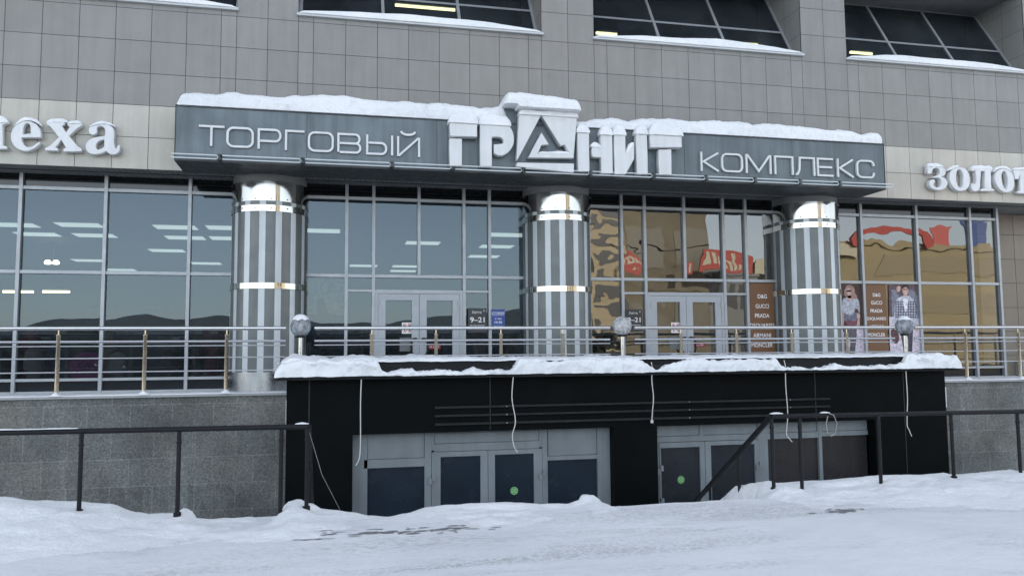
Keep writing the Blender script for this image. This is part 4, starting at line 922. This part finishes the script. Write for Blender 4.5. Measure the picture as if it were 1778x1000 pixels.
# ================================================================== SNOW BANKS
YCR = -6.75
def bank(tab, xa, xb, y0, y1, label, seed, side):
    prof = interp([at(a, c, YCR) for a, c in tab])
    nx, ny = int((xb-xa)/0.04), int((y1-y0)/0.05)
    def zf(x, y):
        sp = max(0.0, abs(y-YCR)-0.07)*0.5
        h = prof(x) if sp < 0.02 else sum(prof(x+sp*k/3)*w_ for k, w_ in ((-3, .08), (-2, .13), (-1, .18), (0, .22), (1, .18), (2, .13), (3, .08)))
        base = GZ+0.005; t = 1
        e = min(1, max(0, (x-xa)/0.32)) if side > 0 else min(1, max(0, (xb-x)/0.5)); e = e*e*(3-2*e)
        if y < YCR:
            t = (y-y0)/(YCR-y0); s = t*t*(3-2*t)*0.7+t*t*0.3; z = base+(h-base)*s
            base = min(base, GZ+0.005-0.66*max(0, y-HY0)) if side > 0 or x > 2.9 else base
        elif side < 0:
            s = 1; z = h-0.05*min(1, (y-YCR)/0.08)-1.5*max(0, y-YCR-0.05); base = base-0.9*(y-HY0)
        else:
            s = 1; z = h+(-0.07-h)*min(1, (y-YCR)/0.75)-0.62*max(0, y+6.0); base = GZ-0.66*(y-HY0)-0.1
        z = base+(z-base)*e
        w_ = min(1, s*1.6)*(1 if abs(y-YCR) > 0.12 else 0.4)*e
        if y > YCR: w_ *= 0.35
        return z+w_*(0.045*N(x*1.3+seed, y*1.5)+0.030*N(x*3.7+seed, y*4.2, 2)+0.017*N(x*9+seed, y*10, 5)+0.008*N(x*21+seed, y*23, 7))
    b = grid(lin(xa, xb, nx), lin(y0, y1, ny), zf)
    tag(b.build('snow_bank', 'drift', smooth=True), label, 'snow bank')
bank([(-400, 855), (-200, 858), (0, 862), (60, 868), (130, 869), (190, 874), (240, 888), (262, 893), (285, 891), (305, 890), (322, 880), (332, 884), (342, 897), (370, 899), (400, 898), (430, 896), (460, 900), (482, 893), (500, 868), (520, 864), (540, 872), (560, 882), (610, 888), (640, 893), (670, 896), (700, 890), (740, 882), (790, 875), (850, 870), (900, 871), (950, 873), (985, 872), (1003, 868), (1012, 856), (1030, 858), (1042, 871), (1060, 879), (1075, 877), (1105, 892), (1120, 898), (1140, 905)],
     -9, 3.62, -8.6, -6.15, 'long lumpy snow bank from the left handrail across the basement steps', 0.0, -1)
bank([(1300, 836), (1335, 835), (1350, 838), (1375, 838), (1392, 841), (1420, 835), (1460, 832), (1500, 828), (1530, 824), (1600, 824), (1640, 820), (1660, 826), (1700, 821), (1750, 815), (1778, 820), (2000, 815), (2400, 812)],
     4.62, 14, -8.5, -4.6, 'tall snow bank right of the basement steps around the black handrail', 29.0, 1)
# dark ice patches on the trodden snow
random.seed(5)
icem = weathered('grey_trodden_ice', (0.24, 0.245, 0.25), 0.5, 0, 0.3, 12)
for i, (px_, py_, sx, sy) in enumerate(((765, 919, .16, .012), (600, 927, .2, .02), (700, 921, .25, .01), (1465, 887, .12, .012))):
    x, y = at_z(px_, py_, GZ+0.03)
    bb = MB()
    for k in range(26):
        ox, oy = x+random.gauss(0, 0.9)*sx*1.5, y+random.gauss(0, 0.8)*sy*6; w_, h_ = random.uniform(.015, .09), random.uniform(.004, .02)
        n = 9; vs = []
        for q in range(n):
            a = 2*math.pi*q/n; rr = 1+0.5*N(q*1.7, k*3.1, i)
            X, Y_ = ox+w_*rr*math.cos(a), oy+h_*rr*math.sin(a); vs.append((X, Y_, GZ+0.022+relief(X, Y_)+0.006))
        bb.add(vs, [tuple(range(n))])
    tag(bb.build('ice_patch', icem), kind='structure')

# ================================================================== SIGN PLATES AND POSTERS
YP = YG-0.085
def plate(px0, px1, py0, py1, Y=YP):
    (a, zt_), (c, _) = at(px0, py0, Y), at(px1, py0, Y); (_, zb_) = at((px0+px1)/2, py1, Y)
    zt2 = at((px0+px1)/2, py0, Y)[1]; return a, c, zb_, zt2
def hours(px0, px1, py0, py1, label):
    a, c, z0, z1_ = plate(px0, px1, py0, py1); cx = (a+c)/2; H = z1_-z0; W_ = c-a
    t = thing('opening_hours_sign', label, 'sign', (cx, YP, z0)); y = YP-0.014
    MB().box(a, c, YP-0.012, YP, z0, z1_).build('plate', m_simple('charcoal_plate', (0.022, 0.026, 0.03), 0.35), t)
    text('Хитэк', cx-0.03*W_, z1_-0.17*H, y, 0.12*H, 0.52*W_, 'text', t)
    MB().box(cx+0.33*W_, cx+0.40*W_, y-0.001, y, z1_-0.14*H, z1_-0.08*H).build('mark', m_simple('grey_print', (0.4, 0.4, 0.4)), t)
    text('9–21', cx, z1_-0.48*H, y, 0.215*H, 0.78*W_, 'text', t, bold=0.012)
    text('БЕЗ ВЫХОДНЫХ', cx, z1_-0.72*H, y, 0.055*H, 0.80*W_, 'text', t)
hours(812.5, 844.5, 535, 577, 'charcoal opening hours plate Хитэк 9–21 beside the left glass doors')
hours(1085.5, 1114.5, 537, 575, 'charcoal opening hours plate Хитэк 9–21 partly behind the middle globe lamp')
a, c, z0, z1_ = plate(853, 876.5, 537, 571); cx = (a+c)/2; H = z1_-z0; W_ = c-a
t = thing('shop_sign_plate', 'blue plate СТОКЕР 10-20 beside the charcoal hours plate', 'sign', (cx, YP, z0)); y = YP-0.014
MB().box(a, c, YP-0.012, YP, z0, z1_).build('plate', m_simple('blue_plate', (0.02, 0.06, 0.26), 0.4), t)
text('СТОКЕР', cx, z1_-0.20*H, y, 0.12*H, 0.94*W_, 'text', t, bold=0.02); text('2 этаж', cx, z1_-0.48*H, y, 0.09*H, 0.5*W_, 'text', t, bold=0.01)
text('10-20', cx, z1_-0.66*H, y, 0.11*H, 0.55*W_, 'text', t, bold=0.015); text('ЕЖЕДНЕВНО', cx, z1_-0.86*H, y, 0.07*H, 0.7*W_, 'text', t)
MB().box(a+0.04*W_, c-0.04*W_, y-0.001, y, z1_-0.315*H, z1_-0.30*H).build('rule', 'text', t)
YPO = YG-0.012
def poster_text(px0, px1, cx_px, label, sizes):
    a, z0 = at(px0, 612, YPO)[0], 0.99; c = at(px1, 600, YPO)[0]; zt_ = 3.11
    t = thing('poster', label, 'poster', ((a+c)/2, YPO, z0))
    MB().box(a, c, YPO-0.004, YPO, z0, zt_).build('sheet', 'ironbrown', t)
    for (w_, py, hpx, wpx) in sizes:
        x, z = at(cx_px, py, YPO-0.006); hh = at(cx_px, py-hpx/2, YPO)[1]-at(cx_px, py+hpx/2, YPO)[1]; ww = at(cx_px+wpx/2, py, YPO)[0]-at(cx_px-wpx/2, py, YPO)[0]
        text(w_, x, z, YPO-0.006, hh, ww, 'text', t, bold=0.012)
poster_text(1300, 1346, 1323.5, 'brown brand list poster left of the right column', [('D&G', 514.5, 7, 16), ('GUCCI', 531.5, 7, 23), ('PRADA', 548, 7, 25), ('DSQUARED', 565, 7, 42), ('ARMANI', 582, 7, 31), ('MONCLER', 599, 7, 37)])
poster_text(1501, 1542, 1522, 'brown brand list poster between the woman and man posters', [('D&G', 512, 6, 13), ('GUCCI', 525.5, 6, 19), ('PRADA', 539.5, 6, 21), ('DSQUARED', 553.5, 6, 33), ('ARMANI', 567, 6, 24), ('MONCLER', 581, 6, 30)])
def fz5(x, y): return at(1430+x/5.557, 460+y/5.557, YPO)
def print_shape(name, cs, layer, color, parent):
    return curve_mesh(name, trace(cs, fz5), YPO-0.006-0.0012*layer, 0.001, m_simple(color[0], color[1], 0.6), parent)
def poly(*p): return [[(x, y, 1) for x, y in p]]
def soft(*p): return [[(x, y) for x, y in p]]
skin = ('printed_skin', (0.56, 0.37, 0.31)); denim = ('printed_denim', (0.17, 0.17, 0.22)); dark = ('printed_dark', (0.03, 0.025, 0.03)); pale = ('printed_pale_floor', (0.62, 0.55, 0.62)); brown = ('printed_brown', (0.11, 0.07, 0.06))
shirt = ('printed_grey_shirt', (0.46, 0.47, 0.52)); hairb = ('printed_blond_hair', (0.36, 0.24, 0.20)); pinkt = ('printed_belt', (0.20, 0.08, 0.10)); white_ = ('printed_white', (0.75, 0.75, 0.8))
t = thing('poster', 'poster of a long-haired woman in sunglasses and loose grey shirt', 'poster', (*[fz5(260, 840)[0]], YPO, 0.99))
print_shape('backdrop', poly((152, 183), (362, 186), (390, 640), (392, 850), (165, 850)), 0, ('poster_dark_brown', (0.085, 0.048, 0.04)), t)
print_shape('floor_print', poly((155, 660), (330, 580), (390, 620), (392, 850), (165, 850)), 1, pale, t)
print_shape('trousers_print', [[(190, 575, 1), (320, 570, 1), (315, 700), (300, 850, 1), (245, 850, 1), (250, 720), (235, 700), (225, 850, 1), (200, 850, 1), (195, 700)]], 2, ('printed_grey_jeans', (0.12, 0.11, 0.13)), t)
print_shape('arm_print', soft((170, 450), (165, 520), (185, 600), (215, 590), (200, 540), (195, 460)), 3, skin, t)
print_shape('arm_print', soft((318, 470), (328, 530), (312, 600), (338, 600), (345, 530), (343, 470)), 3, skin, t)
print_shape('belt_print', poly((195, 530), (320, 525), (320, 580), (195, 585)), 3, pinkt, t)
print_shape('top_print', poly((190, 460), (320, 460), (320, 535), (195, 540)), 4, denim, t)
print_shape('shirt_print', [[(215, 315), (180, 340), (165, 460, 1), (200, 465, 1), (230, 480), (255, 485), (290, 460), (310, 420), (345, 470, 1), (340, 370), (320, 320), (270, 300)]], 5, shirt, t)
print_shape('hair_print', soft((240, 193), (210, 215), (195, 280), (215, 310), (265, 322), (318, 318), (300, 270), (285, 215)), 6, hairb, t)
print_shape('face_print', soft((238, 222), (218, 245), (222, 280), (240, 295), (260, 280), (265, 245)), 7, skin, t)
print_shape('sunglasses_print', poly((216, 245), (266, 243), (266, 260), (218, 262)), 8, dark, t)
print_shape('neck_print', poly((228, 290), (258, 290), (270, 330), (240, 350), (225, 325)), 6, skin, t)
t = thing('poster', 'poster of a dark-haired man in an open checked shirt holding a bag', 'poster', (*[fz5(770, 840)[0]], YPO, 0.99))
print_shape('backdrop', poly((625, 190), (895, 192), (935, 620), (938, 850), (640, 850)), 0, ('poster_dusky_brown', (0.13, 0.09, 0.10)), t)
print_shape('floor_print', poly((630, 500), (915, 500), (938, 850), (640, 850)), 1, pale, t)
print_shape('crowd_print', [[(650, 240, 1), (700, 250), (720, 500, 1), (660, 500, 1)]], 2, ('printed_grey_coat', (0.22, 0.22, 0.27)), t)
print_shape('crowd_print', [[(830, 240), (880, 260), (910, 340), (915, 520, 1), (860, 520, 1), (830, 350)]], 2, ('printed_grey_coat', (0.22, 0.22, 0.27)), t)
print_shape('crowd_face_print', soft((712, 205), (700, 235), (715, 260), (738, 240), (735, 208)), 3, skin, t)
print_shape('trousers_print', [[(735, 540, 1), (860, 540, 1), (858, 700), (852, 835, 1), (815, 835, 1), (805, 690), (795, 690), (800, 835, 1), (772, 835, 1), (748, 700)]], 3, ('printed_dark_trousers', (0.07, 0.06, 0.085)), t)
print_shape('hand_print', soft((885, 570), (890, 640), (910, 620), (905, 570)), 3, skin, t)
print_shape('shirt_print', [[(745, 305), (700, 335), (685, 420), (672, 590, 1), (720, 585, 1), (725, 520, 1), (850, 545, 1), (880, 590, 1), (905, 575, 1), (885, 430), (865, 340), (815, 300)]], 4, ('printed_pale_check', (0.52, 0.53, 0.58)), t)
ck = MB()
for k in range(9):
    x0_ = 690+k*24; p_, q_ = fz5(x0_, 350), fz5(x0_+9, 350); r_, s_ = fz5(x0_+9, 515), fz5(x0_, 515)
    ck.quad(*[(u_[0], YPO-0.0122, u_[1]) for u_ in (s_, r_, q_, p_)])
for k in range(7):
    y_ = 350+k*25; p_, q_ = fz5(688, y_), fz5(880, y_); r_, s_ = fz5(880, y_+9), fz5(688, y_+9)
    ck.quad(*[(u_[0], YPO-0.0124, u_[1]) for u_ in (s_, r_, q_, p_)])
ck.build('check_print', m_simple('printed_check_lines', (0.11, 0.11, 0.15), 0.6), t)
print_shape('undershirt_print', [[(760, 320, 1), (815, 320, 1), (805, 400), (790, 460, 1), (770, 400)]], 7, white_, t)
print_shape('face_print', soft((780, 205), (757, 225), (760, 270), (785, 300), (808, 270), (810, 225)), 8, skin, t)
print_shape('hair_print', soft((780, 188), (752, 205), (755, 232), (770, 218), (800, 218), (812, 235), (815, 205)), 9, ('printed_dark_hair', (0.045, 0.03, 0.03)), t)
print_shape('brow_print', poly((762, 234), (806, 234), (806, 241), (762, 241)), 10, dark, t)
print_shape('bag_print', soft((660, 620), (650, 690), (680, 755), (715, 745), (725, 690), (705, 640)), 6, ('printed_bag', (0.12, 0.06, 0.065)), t)

def fp(x, y): return at(530+x/6.67, 470+y/6.67, YG+0.05)
def faded(name, cs, layer, color, parent): return curve_mesh(name, trace(cs, fp), YG+0.05-0.0012*layer, 0.001, m_simple(color[0], color[1], 0.7), parent)
t = thing('poster', 'dim poster of a standing fair-haired figure behind the glass beside the left column', 'poster', (fp(250, 990)[0], YG+0.05, 0.99))
faded('backdrop', poly((30, 500), (455, 520), (455, 1000), (25, 1000)), 0, ('faded_navy_print', (0.03, 0.05, 0.075)), t)
faded('backdrop', poly((40, 80), (455, 80), (455, 519), (30, 499)), 0, ('faded_pale_print', (0.50, 0.49, 0.44)), t)
faded('coat_print', [[(150, 330), (140, 480), (160, 620), (130, 760), (190, 860), (190, 1000, 1), (245, 1000, 1), (260, 800), (330, 640), (360, 520), (300, 420), (245, 330)]], 1, ('faded_dark_coat', (0.018, 0.022, 0.03)), t)
faded('scarf_print', soft((250, 250), (245, 420), (270, 480), (390, 470), (380, 380), (330, 280)), 2, ('faded_tan_print', (0.72, 0.56, 0.44)), t)
faded('hair_print', soft((245, 95), (185, 140), (170, 210), (200, 260), (290, 265), (330, 200), (310, 125)), 3, ('faded_hair_print', (0.34, 0.28, 0.25)), t)
faded('face_print', soft((225, 140), (200, 170), (205, 230), (230, 250), (255, 225), (255, 160)), 4, ('faded_skin_print', (0.75, 0.6, 0.52)), t)

# ================================================================== ACROSS THE STREET (seen in the glass)
def mir(px, py, yreal): return at(px, py, 2*YG-yreal)
OY = -62
def facade_block(name, x0, x1, z1, yf, dep, m, label, floors, bays, wm, curved=False):
    t = thing(name, label, 'building', ((x0+x1)/2, yf, 0))
    MB().box(x0, x1, yf-dep, yf, -0.05, z1).build('wall', m, t)
    MB().box(x0-0.2, x1+0.2, yf-dep-0.2, yf+0.25, z1, z1+0.5).build('parapet', m, t)
    fh = z1/floors; bwid = (x1-x0)/bays
    for f_ in range(floors):
        for k in range(bays):
            a = x0+bwid*(k+0.2); MB().box(a, a+bwid*(0.97-0.2 if bays < 3 else 0.6), yf+0.003, yf+0.08, fh*f_+fh*0.3, fh*f_+fh*0.82).build('window', wm, t)
    return t
tan = weathered('sunlit_tan_render', (0.46, 0.38, 0.25), 0.8, 0, 0.15, 0.3)
ochre = weathered('sunlit_ochre_render', (0.34, 0.275, 0.155), 0.8, 0, 0.12, 0.3)
wdk = m_simple('dark_far_window', (0.05, 0.05, 0.05), 0.3)
A0, A1 = mir(1022, 480, OY)[0], mir(1078, 365, OY)[0]
facade_block('office_block', A0, A1, 26, OY, 14, tan, 'tan office block with rows of dark windows, reflected right of the middle column', 15, 1, wdk)
A2 = mir(1252, 365, OY)[0]
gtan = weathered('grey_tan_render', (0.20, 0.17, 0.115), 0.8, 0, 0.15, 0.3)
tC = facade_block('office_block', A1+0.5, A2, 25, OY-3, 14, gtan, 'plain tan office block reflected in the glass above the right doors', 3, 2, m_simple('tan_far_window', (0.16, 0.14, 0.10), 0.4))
for z in (8, 13, 18, 22): MB().box(A1+0.5, A2, OY-2.99, OY-2.92, z, z+0.12).build('string_course', m_simple('tan_string_course', (0.09, 0.075, 0.05), 0.7), tC)
MALLZ = mir(1600, 432, OY)[1]
def redsign(px0, px1, py0, py1, label, colr, Y=OY+0.3, pts=None):
    x0_, z0_ = mir(px0, py1, Y); x1_, z1__ = mir(px1, py0, Y)
    t = thing('rooftop_sign', label, 'sign', ((x0_+x1_)/2, Y, 0))
    MB().box(x0_, x1_, Y-0.2, Y, z0_, z1__).build('panel', colr, t)
    if colr is redm:
        lt = MB(); k = x0_+0.3
        while k < x1_-0.5:
            w1 = random.uniform(.18, .5); lt.box(k, k+w1, Y, Y+0.03, z0_+(z1__-z0_)*random.uniform(.2, .35), z0_+(z1__-z0_)*random.uniform(.6, .85)); k += w1+random.uniform(.12, .3)
        lt.build('lettering', m_simple('pale_board', (0.5, 0.45, 0.33)), t)
    if Y < OY and Y > OY-2:
        for x in (x0_+0.3, x1_-0.3): MB().box(x-0.08, x+0.08, Y-0.4, Y-0.21, MALLZ, z0_+.3).build('leg', wdk, t)
    return t
redm = m_simple('red_sign_face', (0.40, 0.05, 0.03), 0.5)
redsign(1084, 1108, 436, 475, 'small red panel sign reflected in the narrow pane right of the middle column', redm)
redsign(1192, 1206, 452, 474, 'narrow red sign reflected above the right glass doors', redm); redsign(1222, 1300, 440, 470, 'wide red shop sign reflected above the right glass doors', redm)
low = facade_block('low_shop', mir(1253, 450, OY)[0], mir(1352, 450, OY)[0], 10.2, OY-4, 10, m_simple('grey_far_wall', (0.22, 0.22, 0.21), 0.8), 'low grey shop reflected in the pane left of the right column', 2, 5, wdk)
redsign(1308, 1346, 448, 472, 'pale rooftop lettering board reflected left of the right column', m_simple('pale_board', (0.5, 0.45, 0.33)), OY-3.7)
C0, C1 = mir(1452, 430, OY)[0], mir(1800, 430, OY)[0]
mall = facade_block('ochre_mall', C0, C1, mir(1600, 432, OY)[1], OY, 20, ochre, 'ochre shopping hall reflected in the glass right of the right column', 3, 1, m_simple('ochre_far_window', (0.27, 0.215, 0.12), 0.5))
# red arch sign and billboards on its roof
xa, za = mir(1552, 430, OY+1); t = thing('rooftop_sign', 'red arched sign on the roof of the ochre hall reflected at the right', 'sign', (xa, OY+1, 0)); ar = MB()
p = [(xa+4.6*math.cos(R(a)), za+0.2+1.9*math.sin(R(a))) for a in range(0, 181, 9)]; stroke(ar, p, 0.9, OY+0.7, OY+1.0); ar.build('arch_panel', redm, t)
redsign(1620, 1648, 400, 433, 'red and white billboard reflected in the glass at the right', m_simple('red_billboard', (0.5, 0.1, 0.08)), OY-0.9); redsign(1676, 1708, 385, 440, 'tall blue banner reflected in the last pane at the right', m_simple('blue_banner', (0.05, 0.09, 0.25)), OY-0.9)
redsign(1458, 1492, 425, 445, 'pale lettered board reflected right of the right column', m_simple('pale_board', (0.5, 0.45, 0.33)), OY+0.6)
# hills and belt of dark trees
hl = MB(); xs = lin(-700, 300, 120); vs = []
for x in xs:
    h_ = 14+10*N(x*0.011, 2.2)+3*N(x*0.03, 7)
    vs += [(x, -520, -1), (x, -540, max(4, h_)*1.72), (x, -640, -1)]
hl.add(vs, [(3*i+k, 3*i+k+1, 3*i+k+4, 3*i+k+3) for i in range(len(xs)-1) for k in (0, 1)])
tag(hl.build('hills', m_simple('dark_wooded_hill', (0.085, 0.095, 0.10), 0.95), smooth=True), kind='structure')
tr = MB(); random.seed(11)
for k in range(9000):
    x = random.uniform(-75, 24); y = -52+random.gauss(0, 1.6); top = 3.1+0.5*N(x*0.2, 3)
    z = top*random.random()**0.7; s = random.uniform(0.15, 0.45); d = Vector((random.uniform(-1, 1), random.uniform(-1, 1), random.uniform(-1, 1))).normalized(); e = d.orthogonal().normalized()*s; f_ = d.cross(e)
    c0 = Vector((x, y, z)); tr.quad(c0-e-f_, c0+e-f_, c0+e+f_, c0-e+f_)
tag(tr.build('hedge', m_simple('dark_winter_foliage', (0.03, 0.035, 0.022), 0.9)), 'dark belt of shrubs across the street reflected in the lower panes', 'shrubs', kind='stuff')
